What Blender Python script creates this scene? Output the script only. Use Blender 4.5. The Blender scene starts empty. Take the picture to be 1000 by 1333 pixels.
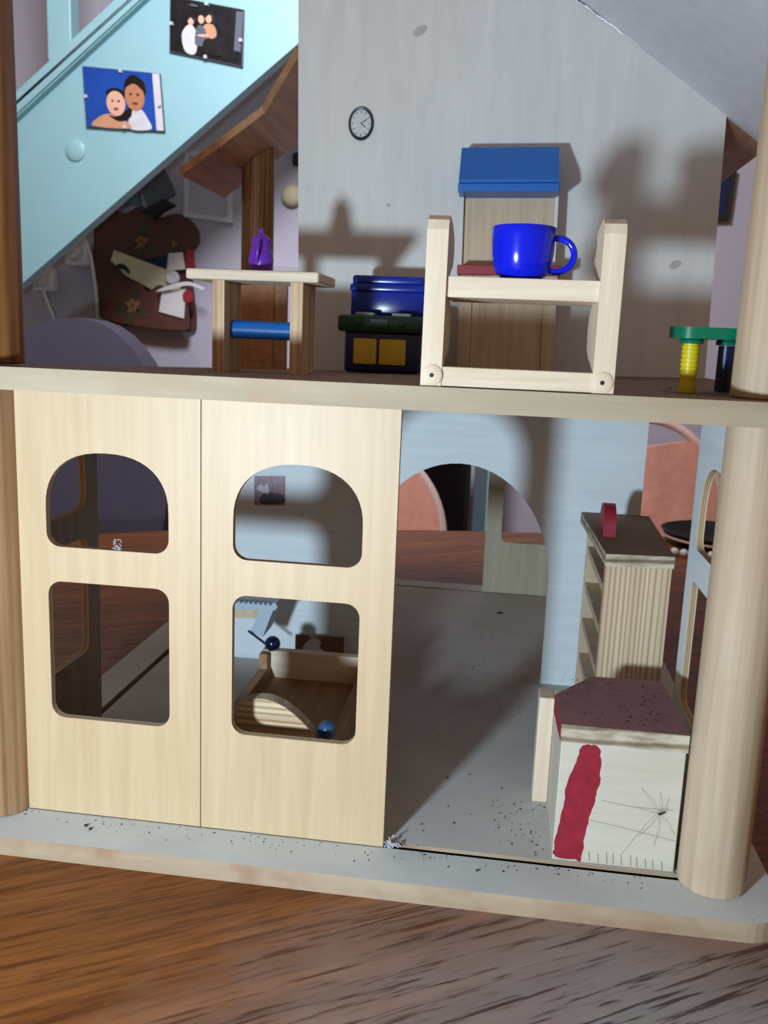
import bpy, bmesh, math, random
from mathutils import Vector, Matrix
from mathutils.geometry import tessellate_polygon
random.seed(7)
scene = bpy.context.scene
COL = scene.collection
PI = math.pi

# ------------------------------------------------------------------ camera
F_PX = 1177.0
RX = Vector((0.99018782, 0.13396369, 0.03977205))      # image right
DN = Vector((0.06417068, -0.18306827, -0.98100364))    # image down
FW = Vector((-0.12413787, 0.97393005, -0.18986851))    # view direction
CAM = Vector((0.26636, -0.46386, 0.28389))
cd = bpy.data.cameras.new('camera')
cam = bpy.data.objects.new('camera', cd); COL.objects.link(cam)
m = Matrix.Identity(4)
for i in range(3):
    m[i][0] = RX[i]; m[i][1] = -DN[i]; m[i][2] = -FW[i]; m[i][3] = CAM[i]
cam.matrix_world = m
cd.sensor_fit = 'HORIZONTAL'; cd.sensor_width = 36.0; cd.lens = F_PX * 36.0 / 1000.0
cd.clip_start = 0.01; cd.clip_end = 50
cd.dof.use_dof = True; cd.dof.focus_distance = 0.50; cd.dof.aperture_fstop = 30
scene.camera = cam

# ------------------------------------------------------------------ world, lights, exposure
def lin(c):
    return tuple(((v/255)/12.92 if v/255 <= 0.04045 else ((v/255+0.055)/1.055)**2.4) for v in c)
w = bpy.data.worlds.new('world'); scene.world = w; w.use_nodes = True
bg = w.node_tree.nodes['Background']
bg.inputs[0].default_value = (1.0, 0.68, 0.47, 1); bg.inputs[1].default_value = 0.25
def light(name, kind, loc, energy, col, size=0.1, target=None):
    ld = bpy.data.lights.new(name, kind); ld.energy = energy; ld.color = col
    if kind == 'AREA': ld.shape = 'DISK'; ld.size = size; ld.spread = math.radians(122)      # spread narrowed to keep the area fill off the dollhouse
    elif kind in ('POINT', 'SPOT'): ld.shadow_soft_size = size
    o = bpy.data.objects.new(name, ld); COL.objects.link(o); o.location = loc
    if target is not None:
        o.rotation_euler = (Vector(target)-Vector(loc)).to_track_quat('-Z', 'Y').to_euler()
    return o
light('torch_light', 'POINT', (0.035, -0.50, 0.180), 16.0, (0.70, 0.90, 1.06), 0.021)
light('background_fill_light', 'AREA', (-0.10, 0.42, 1.40), 14.0, (0.86, 0.90, 1.02), 0.4, (-0.10, 1.9, 0.45))  # added unseen area light, brightens the room behind the dollhouse
vs = scene.view_settings
vs.view_transform = 'Standard'; vs.look = 'None'; vs.gamma = 1.0; vs.use_curve_mapping = False
vs.exposure = 0.0

# ------------------------------------------------------------------ helpers: objects
def obj(name, bm, mat, parent=None, world=True, smooth=False, sharp=40):
    """link a bmesh as ONE mesh object; geometry given in world space is moved into the parent's frame"""
    me = bpy.data.meshes.new(name)
    if parent is not None and world:
        off = parent.matrix_basis.translation.copy()
        if parent.parent is not None: off += parent.parent.matrix_basis.translation
        bmesh.ops.translate(bm, verts=bm.verts, vec=-off)
    bmesh.ops.recalc_face_normals(bm, faces=bm.faces)
    if smooth:
        for f in bm.faces: f.smooth = True
    bm.to_mesh(me); bm.free()
    mats = mat if isinstance(mat, (list, tuple)) else [mat]
    for q in mats: me.materials.append(q)
    o = bpy.data.objects.new(name, me); COL.objects.link(o)
    if parent is not None: o.parent = parent
    if smooth:
        try: me.set_sharp_from_angle(angle=math.radians(sharp))
        except Exception: pass
    return o
def tag(o, label, cat, group=None, kind=None):
    o['label'] = label; o['category'] = cat
    if group: o['group'] = group
    if kind: o['kind'] = kind
    return o
def thing(name, label, cat, loc=(0, 0, 0), group=None, rotz=0):
    o = bpy.data.objects.new(name, None); COL.objects.link(o); o.location = loc
    o.rotation_euler = (0, 0, rotz); o.empty_display_size = 0.01
    return tag(o, label, cat, group)
def struct(o, label, cat): return tag(o, label, cat, kind='structure')

# ------------------------------------------------------------------ helpers: shapes
def B(): return bmesh.new()
def box(bm, x0, x1, y0, y1, z0, z1, bev=0.0, seg=2, mi=0):
    vs_ = [bm.verts.new(p) for p in ((x0,y0,z0),(x1,y0,z0),(x1,y1,z0),(x0,y1,z0),(x0,y0,z1),(x1,y0,z1),(x1,y1,z1),(x0,y1,z1))]
    fs = [bm.faces.new([vs_[i] for i in q]) for q in ((3,2,1,0),(4,5,6,7),(0,1,5,4),(1,2,6,5),(2,3,7,6),(3,0,4,7))]
    for f in fs: f.material_index = mi
    if bev > 0:
        es = list({e for f in fs for e in f.edges})
        bmesh.ops.bevel(bm, geom=es, offset=bev, segments=seg, profile=0.5, affect='EDGES')
    return bm
def boxes(*args, bev=0.0):
    bm = B()
    for a in args: box(bm, *a, bev=bev)
    return bm
def plate(bm, outer, holes, O, U, V, T, mf=0, me=0, mb=None):
    """polygon with holes in the plane O + u*U + v*V, extruded along T; faces mf, cut edges me"""
    O, U, V, T = Vector(O), Vector(U), Vector(V), Vector(T)
    loops = [outer] + list(holes)
    pts = [[Vector((p[0], p[1], 0)) for p in l] for l in loops]
    tris = tessellate_polygon(pts)
    flat = [p for l in pts for p in l]
    a = [bm.verts.new(O + U*p.x + V*p.y) for p in flat]
    b = [bm.verts.new(O + U*p.x + V*p.y + T) for p in flat]
    for t in tris:
        try:
            f = bm.faces.new([a[i] for i in t]); f.material_index = mf
            f = bm.faces.new([b[i] for i in reversed(t)]); f.material_index = mf if mb is None else mb
        except ValueError: pass
    k = 0
    for l in loops:
        n = len(l)
        for i in range(n):
            j = (i+1) % n
            f = bm.faces.new((a[k+i], a[k+j], b[k+j], b[k+i])); f.material_index = me
        k += n
    return bm
def rrect(x0, x1, y0, y1, r, n=6):
    pts = []
    for cx, cy, a0 in ((x1-r, y0+r, -PI/2), (x1-r, y1-r, 0), (x0+r, y1-r, PI/2), (x0+r, y0+r, PI)):
        for i in range(n+1):
            a = a0 + PI/2*i/n; pts.append((cx+r*math.cos(a), cy+r*math.sin(a)))
    return pts
def archwin(x0, x1, z0, z1, zs, r=0.008, n=24):
    """rounded bottom corners, elliptical top springing at zs"""
    pts = []
    for cx, cy, a0 in ((x0+r, z0+r, PI), (x1-r, z0+r, 1.5*PI)):
        for i in range(7):
            a = a0 + PI/2*i/6; pts.append((cx+r*math.cos(a), cy+r*math.sin(a)))
    cx = (x0+x1)/2; a_ = (x1-x0)/2; b_ = z1-zs
    for i in range(n+1):
        t = PI*i/n; c = math.cos(t); s = math.sin(t)
        e = 0.86
        pts.append((cx + a_*math.copysign(abs(c)**e, c), zs + b_*abs(s)**e))
    return pts
def lathe(bm, prof, c=(0, 0, 0), n=32, cap=True, mi=0):
    rings = []
    for r, z in prof:
        rings.append([bm.verts.new((c[0]+r*math.cos(2*PI*i/n), c[1]+r*math.sin(2*PI*i/n), c[2]+z)) for i in range(n)])
    for a, b in zip(rings, rings[1:]):
        for i in range(n):
            f = bm.faces.new((a[i], a[(i+1) % n], b[(i+1) % n], b[i])); f.material_index = mi
    if cap:
        for r_, rev in ((rings[0], True), (rings[-1], False)):
            try: bm.faces.new(list(reversed(r_)) if rev else r_).material_index = mi
            except ValueError: pass
    return bm
def tube(bm, pts, r, n=8, cap=True, r1=None, closed=False):
    pts = [Vector(p) for p in pts]; N = len(pts); rings = []
    prev = None
    for i, p in enumerate(pts):
        if closed: d = pts[(i+1) % N]-pts[(i-1) % N]
        else: d = pts[min(i+1, N-1)]-pts[max(i-1, 0)]
        d.normalize()
        if prev is None:
            up = Vector((0, 0, 1)) if abs(d.z) < 0.9 else Vector((1, 0, 0))
            s = d.cross(up).normalized()
        else:
            s = (prev - d*prev.dot(d)).normalized()
        prev = s; t = d.cross(s)
        rr = r if r1 is None else r + (r1-r)*i/max(N-1, 1)
        rings.append([bm.verts.new(p + s*rr*math.cos(2*PI*k/n) + t*rr*math.sin(2*PI*k/n)) for k in range(n)])
    pr = list(zip(rings, rings[1:]))
    if closed: pr.append((rings[-1], rings[0]))
    for a, b in pr:
        for k in range(n): bm.faces.new((a[k], a[(k+1) % n], b[(k+1) % n], b[k]))
    if cap and not closed:
        bm.faces.new(list(reversed(rings[0]))); bm.faces.new(rings[-1])
    return bm
def ball(bm, c, r, seg=20, sc=(1, 1, 1)):
    q = bmesh.ops.create_uvsphere(bm, u_segments=seg, v_segments=seg//2+2, radius=r)['verts']
    for v in q: v.co = Vector((v.co.x*sc[0], v.co.y*sc[1], v.co.z*sc[2])) + Vector(c)
    return bm
def ellipse(cx, cy, a, b, n=24, rot=0.0):
    return [(cx + a*math.cos(2*PI*i/n)*math.cos(rot) - b*math.sin(2*PI*i/n)*math.sin(rot),
             cy + a*math.cos(2*PI*i/n)*math.sin(rot) + b*math.sin(2*PI*i/n)*math.cos(rot)) for i in range(n)]
def smoothpoly(ctrl, k=5):
    """closed Catmull-Rom through control points"""
    n = len(ctrl); out = []
    for i in range(n):
        p0, p1, p2, p3 = (Vector((*ctrl[(i+j-1) % n], 0)) for j in range(4))
        for q in range(k):
            t = q/k
            v = 0.5*((2*p1)+(-p0+p2)*t+(2*p0-5*p1+4*p2-p3)*t*t+(-p0+3*p1-3*p2+p3)*t**3)
            out.append((v.x, v.y))
    return out

# ------------------------------------------------------------------ materials
def newmat(name):
    mt = bpy.data.materials.new(name); mt.use_nodes = True
    nt = mt.node_tree; return mt, nt, nt.nodes['Principled BSDF']
def ramp(nt, fac, stops):
    r = nt.nodes.new('ShaderNodeValToRGB'); e = r.color_ramp.elements
    while len(e) < len(stops): e.new(0.5)
    for q, (p, c) in zip(e, stops): q.position = p; q.color = (*c, 1)
    nt.links.new(fac, r.inputs[0]); return r.outputs[0]
def coords(nt, scale=(1, 1, 1), rot=(0, 0, 0), loc=(0, 0, 0)):
    tc = nt.nodes.new('ShaderNodeTexCoord'); mp = nt.nodes.new('ShaderNodeMapping')
    mp.inputs['Scale'].default_value = scale; mp.inputs['Rotation'].default_value = rot; mp.inputs['Location'].default_value = loc
    nt.links.new(tc.outputs['Object'], mp.inputs[0]); return mp.outputs[0]
def noise(nt, vec, scale, detail=4, rough=0.55, dist=0.0):
    n = nt.nodes.new('ShaderNodeTexNoise'); n.inputs['Scale'].default_value = scale
    n.inputs['Detail'].default_value = detail; n.inputs['Roughness'].default_value = rough; n.inputs['Distortion'].default_value = dist
    nt.links.new(vec, n.inputs['Vector']); return n.outputs[0]
def mix(nt, a, b, fac, mode='MIX'):
    n = nt.nodes.new('ShaderNodeMix'); n.data_type = 'RGBA'; n.blend_type = mode
    if isinstance(fac, (int, float)): n.inputs[0].default_value = fac
    else: nt.links.new(fac, n.inputs[0])
    for s, v in ((6, a), (7, b)):
        if isinstance(v, tuple): n.inputs[s].default_value = (*v, 1)
        else: nt.links.new(v, n.inputs[s])
    return n.outputs[2]
def bump(nt, bs, h, strength=0.2, dist=0.001):
    b = nt.nodes.new('ShaderNodeBump'); b.inputs['Strength'].default_value = strength; b.inputs['Distance'].default_value = dist
    nt.links.new(h, b.inputs['Height']); nt.links.new(b.outputs[0], bs.inputs['Normal'])
def plain(name, c, rough=0.5, var=0.08, scale=120, spec=0.5, emit=None, metal=0.0, dust=None, dustamt=0.0):
    mt, nt, bs = newmat(name)
    v = coords(nt); n = noise(nt, v, scale)
    c0 = lin(c); d = tuple(x*(1-2*var) for x in c0)
    col = ramp(nt, n, [(0.3, d), (0.7, c0)])
    if dust:
        n2 = noise(nt, v, scale*2.2, 6, 0.7)
        f = nt.nodes.new('ShaderNodeMapRange'); f.inputs[1].default_value = 0.45; f.inputs[2].default_value = 0.75; f.inputs[4].default_value = dustamt
        nt.links.new(n2, f.inputs[0]); col = mix(nt, col, lin(dust), f.outputs[0])
    nt.links.new(col, bs.inputs['Base Color'])
    bs.inputs['Roughness'].default_value = rough; bs.inputs['Metallic'].default_value = metal
    bs.inputs['Specular IOR Level'].default_value = spec
    return mt
def wood(name, light_c, dark_c, axis='Z', freq=160, stretch=14, rough=0.6, contrast=(0.35, 0.7), blotch=None, bumps=0.15, wave=0.0, wscale=90, spec=0.35):
    """grain runs along axis; fine streaks plus optional broad ring bands"""
    mt, nt, bs = newmat(name)
    s = [1, 1, 1]; s['XYZ'.index(axis)] = 1.0/stretch
    v = coords(nt, tuple(s))
    n1 = noise(nt, v, freq, 5, 0.6, 0.3)
    col = ramp(nt, n1, [(contrast[0], lin(dark_c)), (contrast[1], lin(light_c))])
    h = n1
    if wave:
        wv = nt.nodes.new('ShaderNodeTexWave'); wv.bands_direction = 'X' if axis != 'X' else 'Z'
        wv.inputs['Scale'].default_value = wscale; wv.inputs['Distortion'].default_value = 5.0
        wv.inputs['Detail'].default_value = 2.0; wv.inputs['Detail Scale'].default_value = 0.6
        nt.links.new(v, wv.inputs['Vector'])
        wr = ramp(nt, wv.outputs[1], [(0.45, (1, 1, 1)), (0.95, tuple(a/max(b, 1e-4) for a, b in zip(lin(dark_c), lin(light_c))))])
        col = mix(nt, col, wr, wave, 'MULTIPLY')
    if blotch:
        v2 = coords(nt); n2 = noise(nt, v2, 28, 3, 0.6)
        f = nt.nodes.new('ShaderNodeMapRange'); f.inputs[1].default_value = 0.5; f.inputs[2].default_value = 0.75; f.inputs[4].default_value = 0.75
        nt.links.new(n2, f.inputs[0]); col = mix(nt, col, lin(blotch), f.outputs[0])
    nt.links.new(col, bs.inputs['Base Color']); bs.inputs['Roughness'].default_value = rough
    bs.inputs['Specular IOR Level'].default_value = spec
    if bumps: bump(nt, bs, h, bumps, 0.0006)
    return mt
def plyedge(name, axis, origin, thick):
    """edge of a three-ply board: pale, dark, pale layers through the thickness"""
    mt, nt, bs = newmat(name)
    tc = nt.nodes.new('ShaderNodeTexCoord'); sx = nt.nodes.new('ShaderNodeSeparateXYZ'); nt.links.new(tc.outputs['Object'], sx.inputs[0])
    mr = nt.nodes.new('ShaderNodeMapRange'); mr.inputs[1].default_value = origin; mr.inputs[2].default_value = origin+thick
    nt.links.new(sx.outputs['XYZ'.index(axis)], mr.inputs[0])
    L = lin((214, 190, 152)); D = lin((120, 92, 68)); G = lin((165, 146, 118))
    col = ramp(nt, mr.outputs[0], [(0.0, L), (0.22, L), (0.27, D), (0.33, G), (0.48, L), (0.54, D), (0.62, G), (0.7, L), (0.77, D), (0.84, L)])
    nt.links.new(col, bs.inputs['Base Color']); bs.inputs['Roughness'].default_value = 0.8
    return mt
def dusty(name, base, dust, crumbs, rough=0.75, fine=900, big=30, wornx=None):
    mt, nt, bs = newmat(name)
    v = coords(nt)
    n1 = noise(nt, v, big, 4, 0.6); n2 = noise(nt, v, fine, 3, 0.7)
    col = ramp(nt, n1, [(0.3, lin(base)), (0.7, lin(dust))])
    f = nt.nodes.new('ShaderNodeMapRange'); f.inputs[1].default_value = 0.66; f.inputs[2].default_value = 0.74
    nt.links.new(n2, f.inputs[0]); col = mix(nt, col, lin(crumbs), f.outputs[0])
    nt.links.new(col, bs.inputs['Base Color']); bs.inputs['Roughness'].default_value = rough
    bs.inputs['Specular IOR Level'].default_value = 0.25
    bump(nt, bs, n2, 0.12, 0.0005)
    return mt

M = {}
M['birch'] = wood('birch_veneer', (205, 179, 142), (193, 164, 126), 'Z', 170, 20, 0.48, (0.3, 0.72), bumps=0.05, spec=0.6)
M['birch_in'] = wood('birch_inner', (196, 190, 166), (178, 170, 144), 'Z', 130, 16, 0.6, (0.3, 0.72), bumps=0.05)
M['ply_y'] = plyedge('ply_edge_y', 'Y', 0.0, 0.0045)
M['ply_x'] = plyedge('ply_edge_x', 'X', 0.0, 0.0055)
M['pine'] = wood('pine_round', (206, 184, 158), (166, 140, 112), 'Z', 120, 30, 0.55, (0.25, 0.75), blotch=(186, 158, 130), bumps=0.12, wave=0.12, wscale=70)
M['oldpine'] = wood('aged_pine', (178, 140, 102), (126, 92, 64), 'Z', 110, 26, 0.45, (0.3, 0.7), blotch=(150, 112, 82), bumps=0.12, wave=0.5, wscale=60)
M['brownpost'] = wood('brown_post', (160, 108, 60), (104, 64, 34), 'Z', 150, 26, 0.4, (0.3, 0.7), bumps=0.1, wave=0.6, wscale=80)
M['brownroof'] = wood('brown_roof_board', (200, 154, 118), (158, 114, 84), 'Y', 140, 14, 0.4, (0.3, 0.7), bumps=0.1)
M['paint_wall'] = wood('pale_painted_wall', (220, 217, 212), (208, 206, 202), 'Z', 90, 8, 0.6, (0.3, 0.7), bumps=0.06)
M['paint_low'] = wood('pale_blue_painted_wall', (224, 232, 236), (212, 220, 224), 'X', 160, 10, 0.6, (0.3, 0.7), bumps=0.06)
M['roofwhite'] = plain('pinkish_white_roof', (224, 224, 230), 0.6, 0.05, 90)
M['board_edge'] = wood('tan_board_edge', (180, 166, 142), (158, 140, 116), 'X', 60, 10, 0.7, (0.3, 0.7), blotch=(172, 146, 118), bumps=0.08)
M['board_top'] = dusty('dusty_upper_floor', (128, 104, 88), (146, 122, 106), (70, 56, 48), 0.7, 800)
M['base_top'] = dusty('grey_base_paint', (204, 208, 206), (192, 194, 192), (140, 136, 130), 0.75, 700, 22)
M['floor_grey'] = dusty('dusty_grey_floor', (200, 197, 194), (188, 184, 180), (90, 80, 74), 0.8, 1000, 20)
M['sidebrown'] = wood('brown_side_door', (150, 126, 98), (128, 104, 80), 'Z', 130, 16, 0.6, (0.3, 0.72), bumps=0.05)
M['base_edge'] = wood('worn_base_edge', (184, 162, 136), (160, 134, 108), 'X', 50, 8, 0.75, (0.3, 0.7), blotch=(150, 112, 84), bumps=0.12)
M['black'] = plain('black', (14, 12, 12), 0.6)
M['groove'] = plain('dark_groove', (20, 16, 14), 0.9)
M['toywood'] = wood('light_toy_wood', (228, 211, 188), (210, 188, 160), 'Z', 190, 18, 0.6, (0.3, 0.7), bumps=0.06)
M['toywood_x'] = wood('light_toy_wood_x', (228, 211, 188), (208, 186, 158), 'X', 190, 18, 0.6, (0.3, 0.7), bumps=0.06)
M['endgrain'] = wood('toy_wood_end_grain', (206, 194, 170), (170, 152, 124), 'Y', 200, 4, 0.7, (0.3, 0.7), bumps=0.06)
M['tablewood'] = wood('doll_table_wood', (220, 190, 152), (160, 120, 86), 'Z', 150, 22, 0.55, (0.2, 0.7), bumps=0.08, wave=0.4, wscale=90)
M['cabwood'] = wood('doll_cabinet_wood', (214, 192, 164), (188, 162, 132), 'Z', 170, 20, 0.6, (0.3, 0.7), bumps=0.06)
M['blue'] = plain('blue_paint', (20, 104, 190), 0.4, 0.08, 200)
M['bluecup'] = plain('blue_plastic', (6, 28, 205), 0.16, 0.02, 100)
M['blueplastic'] = plain('deep_blue_plastic', (10, 44, 150), 0.22, 0.03, 100)
M['navy'] = plain('navy_plastic', (20, 32, 74), 0.3, 0.05, 100)
M['green'] = plain('green_plastic', (0, 110, 78), 0.25, 0.03, 100)
M['dkgreen'] = plain('dark_green_plastic', (16, 62, 44), 0.35, 0.06, 100)
M['yellow'] = plain('yellow_plastic', (222, 200, 30), 0.35, 0.03, 100)
M['amber'] = plain('amber_plastic', (216, 180, 52), 0.4, 0.05, 100)
M['greyplate'] = plain('grey_plate', (150, 156, 150), 0.4)
M['purple'] = plain('purple_plastic', (104, 40, 168), 0.3, 0.04, 150)
M['red'] = plain('red_paint', (160, 30, 52), 0.5, 0.15, 150)
M['redtop'] = plain('dusty_red_paint', (152, 104, 110), 0.8, 0.10, 90, dust=(132, 116, 120), dustamt=0.9)
M['cream'] = wood('cream_block', (210, 202, 186), (200, 190, 170), 'X', 120, 8, 0.6, (0.3, 0.7), bumps=0.04)
M['gravel'] = None
mt = wood('ring_grain', (208, 196, 172), (132, 114, 90), 'X', 150, 3, 0.65, (0.25, 0.6), bumps=0.1, wave=0.9, wscale=48); M['ring'] = mt
M['ribbed'] = wood('striped_pine', (230, 204, 174), (190, 162, 130), 'Z', 160, 50, 0.6, (0.2, 0.7), bumps=0.1, wave=1.0, wscale=95)
M['striped_x'] = wood('striped_pine_x', (228, 206, 172), (176, 142, 106), 'X', 200, 40, 0.6, (0.3, 0.7), bumps=0.1, wave=0.8, wscale=75)
M['dustytop'] = dusty('dusty_cabinet_top', (140, 118, 98), (150, 130, 110), (190, 180, 168), 0.8, 900)
M['bedwood'] = wood('bed_wood', (176, 142, 106), (136, 102, 72), 'Y', 170, 18, 0.6, (0.3, 0.7), bumps=0.06)
M['blueball'] = plain('grey_blue_ball', (52, 88, 128), 0.3, 0.15, 300)
M['darkball'] = plain('dark_blue_ball', (14, 26, 58), 0.2, 0.05, 200)
M['palepaint'] = plain('pale_blue_paint', (176, 190, 206), 0.5, 0.06, 200)
M['turquoise'] = plain('turquoise_paint', (150, 193, 198), 0.4, 0.02, 12)
M['wall'] = plain('lavender_wall', (184, 178, 190), 0.85, 0.02, 6)
M['floorroom'] = plain('brown_room_floor', (96, 72, 60), 0.6, 0.1, 5)
M['salmon'] = plain('salmon_fabric', (240, 172, 150), 0.8, 0.08, 60)
M['rim'] = plain('pale_pink_tube', (236, 206, 196), 0.35, 0.03, 40)
M['greyfabric'] = plain('grey_chair_fabric', (84, 78, 94), 0.9, 0.10, 9)
M['white'] = plain('white_plastic', (228, 226, 224), 0.4, 0.03, 40)
M['silver'] = plain('silver_frame', (214, 214, 220), 0.3, 0.05, 40, metal=0.15)
M['paper'] = plain('paper', (216, 212, 208), 0.8, 0.04, 40)
M['creampaper'] = plain('cream_paper', (206, 198, 164), 0.8, 0.04, 40)
M['rackbrown'] = plain('brown_painted_rack', (92, 50, 38), 0.5, 0.12, 30)
M['leaf'] = plain('leaf_green_paint', (58, 66, 42), 0.6, 0.1, 50)
M['flower'] = plain('ochre_flower_paint', (140, 104, 50), 0.6, 0.1, 50)
M['slate'] = plain('slate_cover', (86, 92, 104), 0.5, 0.08, 20)
M['tealdark'] = plain('grey_teal_panel', (92, 112, 116), 0.6, 0.05, 10)
M['lint'] = plain('grey_lint', (196, 200, 206), 0.9, 0.1, 300)
M['crumb'] = plain('dark_crumb', (40, 34, 32), 0.9, 0.1, 300)
M['skin'] = plain('print_skin', (226, 178, 150), 0.3, 0.04, 40)
M['skin2'] = plain('print_skin_tan', (190, 128, 92), 0.3, 0.04, 40)
M['printblue'] = plain('print_blue', (30, 78, 168), 0.25, 0.12, 14)
M['printdark'] = plain('print_dark', (34, 32, 38), 0.25, 0.4, 30)
M['hair'] = plain('print_hair', (24, 18, 18), 0.3, 0.1, 40)
M['peach'] = plain('print_peach', (206, 150, 116), 0.3, 0.06, 40)
M['printwhite'] = plain('print_white', (214, 212, 216), 0.3, 0.08, 60)
M['clockface'] = plain('clock_face', (206, 208, 208), 0.4, 0.05, 300)
M['clockrim'] = plain('clock_rim', (46, 48, 56), 0.4, 0.05, 300)

M['carved'] = wood('carved_brown_board', (196, 140, 100), (168, 114, 80), 'Z', 120, 10, 0.6, (0.3, 0.7), bumps=0.05)
M['knot'] = plain('wood_knot', (194, 190, 184), 0.6, 0.15, 400)
M['glue'] = plain('dried_glue', (226, 224, 226), 0.2, 0.1, 500)
# big oak table: long open-pored grain, semi gloss
def oak():
    mt, nt, bs = newmat('oak_table')
    v = coords(nt, (1, 1, 1), (0, 0, math.radians(-32)))
    vv = nt.nodes.new('ShaderNodeMapping'); vv.inputs['Scale'].default_value = (0.06, 1, 1); nt.links.new(v, vv.inputs[0])
    n1 = noise(nt, vv.outputs[0], 70, 6, 0.65, 0.3); n2 = noise(nt, vv.outputs[0], 380, 3, 0.6, 0.2)
    col = ramp(nt, n1, [(0.3, lin((108, 64, 30))), (0.55, lin((144, 90, 44))), (0.75, lin((166, 110, 56)))])
    pores = ramp(nt, n2, [(0.38, (0.5, 0.42, 0.36)), (0.52, (1, 1, 1))])
    col = mix(nt, col, pores, 0.85, 'MULTIPLY')
    n3 = noise(nt, v, 5, 3, 0.5)
    col = mix(nt, col, mix(nt, col, (0.72, 0.55, 0.5), 1.0, 'MULTIPLY'), n3)
    # grey patch with dark pores at the near right corner, noisy outline
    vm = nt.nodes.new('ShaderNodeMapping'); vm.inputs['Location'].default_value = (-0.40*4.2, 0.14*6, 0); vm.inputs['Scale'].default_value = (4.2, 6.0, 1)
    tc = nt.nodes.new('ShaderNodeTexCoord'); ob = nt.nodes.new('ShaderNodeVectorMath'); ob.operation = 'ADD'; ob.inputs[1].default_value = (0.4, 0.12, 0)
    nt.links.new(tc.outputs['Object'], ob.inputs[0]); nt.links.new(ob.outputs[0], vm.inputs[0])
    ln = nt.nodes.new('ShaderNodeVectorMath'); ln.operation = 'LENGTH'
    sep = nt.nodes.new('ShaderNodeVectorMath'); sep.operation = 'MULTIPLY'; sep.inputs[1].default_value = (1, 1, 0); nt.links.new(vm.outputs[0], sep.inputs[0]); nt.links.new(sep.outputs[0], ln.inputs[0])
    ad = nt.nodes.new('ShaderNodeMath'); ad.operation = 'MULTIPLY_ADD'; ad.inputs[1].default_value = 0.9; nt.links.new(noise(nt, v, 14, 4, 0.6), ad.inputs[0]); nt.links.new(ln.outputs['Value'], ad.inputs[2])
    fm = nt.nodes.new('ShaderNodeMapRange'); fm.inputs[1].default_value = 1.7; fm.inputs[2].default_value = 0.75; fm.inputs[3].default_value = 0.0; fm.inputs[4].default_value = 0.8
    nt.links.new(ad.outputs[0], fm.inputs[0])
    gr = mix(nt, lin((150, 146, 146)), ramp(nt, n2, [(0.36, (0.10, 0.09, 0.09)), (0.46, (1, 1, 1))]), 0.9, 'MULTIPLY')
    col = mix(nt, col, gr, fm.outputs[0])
    nt.links.new(col, bs.inputs['Base Color'])
    bs.inputs['Roughness'].default_value = 0.45; bs.inputs['Specular IOR Level'].default_value = 0.28
    bump(nt, bs, n2, 0.18, 0.0008)
    return mt
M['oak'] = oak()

# ------------------------------------------------------------------ the room
ZT = -0.0112          # big table top
ZF = -0.76            # room floor
bm = B(); box(bm, -3.2, 3.4, -1.8, 2.0, ZF-0.05, ZF)
struct(obj('floor', bm, M['floorroom']), 'brown floor of the room below the big table', 'floor')
bm = B(); box(bm, -3.2, 3.4, 1.90, 2.0, ZF, 1.85)
struct(obj('wall_back', bm, M['wall']), 'plain lavender grey room wall behind the staircase', 'wall')

# big oval table
t = thing('dining_table', 'large brown oak dining table carrying the dollhouse', 'table', (0.4, 0.12, ZF))
def tabletop():
    bm = B(); pts = []
    for i in range(72):
        a = 2*PI*i/72; c = math.cos(a); s = math.sin(a)
        x = 1.05*math.copysign(abs(c)**0.75, c); y = 0.86*math.copysign(abs(s)**0.75, s)
        r = math.radians(13); pts.append((0.42+x*math.cos(r)-y*math.sin(r), 0.10+x*math.sin(r)+y*math.cos(r)))
    plate(bm, pts, [], (0, 0, ZT-0.028), (1, 0, 0), (0, 1, 0), (0, 0, 0.028))
    return bm
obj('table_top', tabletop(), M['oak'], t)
for sx, sy in ((-1, -1), (1, -1), (-1, 1), (1, 1)):
    bm = B(); lathe(bm, [(0.028, 0), (0.024, 0.02), (0.034, 0.3), (0.028, 0.5), (0.042, 0.6), (0.042, ZT-0.028-ZF)], (0.42+sx*0.6, 0.1+sy*0.36, ZF), 20)
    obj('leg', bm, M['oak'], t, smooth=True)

# staircase: turquoise stringer with cap, baluster, plug
st = thing('staircase', 'turquoise painted staircase stringer rising to the upper right behind the dollhouse', 'staircase', (-0.84, 1.5, ZF))
sl = (0.8714-0.3591)/(0.8371-0.1984)
def sline(z0, x): return z0 + sl*(x+0.8371)
xa, xb = -1.75, 0.16
bm = B(); plate(bm, [(xa, max(sline(0.3591, xa), ZF)), (xb, sline(0.3591, xb)), (xb, sline(0.7011, xb)), (xa, sline(0.7011, xa))], [], (0, 1.5, 0), (1, 0, 0), (0, 0, 1), (0, 0.035, 0))
obj('stringer', bm, M['turquoise'], st)
bm = B(); plate(bm, [(xa, sline(0.699, xa)), (xb, sline(0.699, xb)), (xb, sline(0.7475, xb)), (xa, sline(0.7475, xa))], [], (0, 1.478, 0), (1, 0, 0), (0, 0, 1), (0, 0.08, 0))
bmesh.ops.bevel(bm, geom=[e for e in bm.edges], offset=0.006, segments=2, affect='EDGES')
obj('stringer_cap', bm, M['turquoise'], st)
for x in (-0.716, -0.47, -0.96):
    bm = B(); box(bm, x-0.027, x+0.027, 1.49, 1.53, sline(0.735, x), sline(0.735, x)+0.75, bev=0.003)
    obj('baluster', bm, M['turquoise'], st)
bm = B(); lathe(bm, [(0.0225, 0), (0.0222, 0.003), (0.018, 0.0055), (0.008, 0.0065), (0.001, 0.0066)], n=28)
bmesh.ops.rotate(bm, verts=bm.verts, matrix=Matrix.Rotation(PI/2, 3, 'X'))
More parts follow.
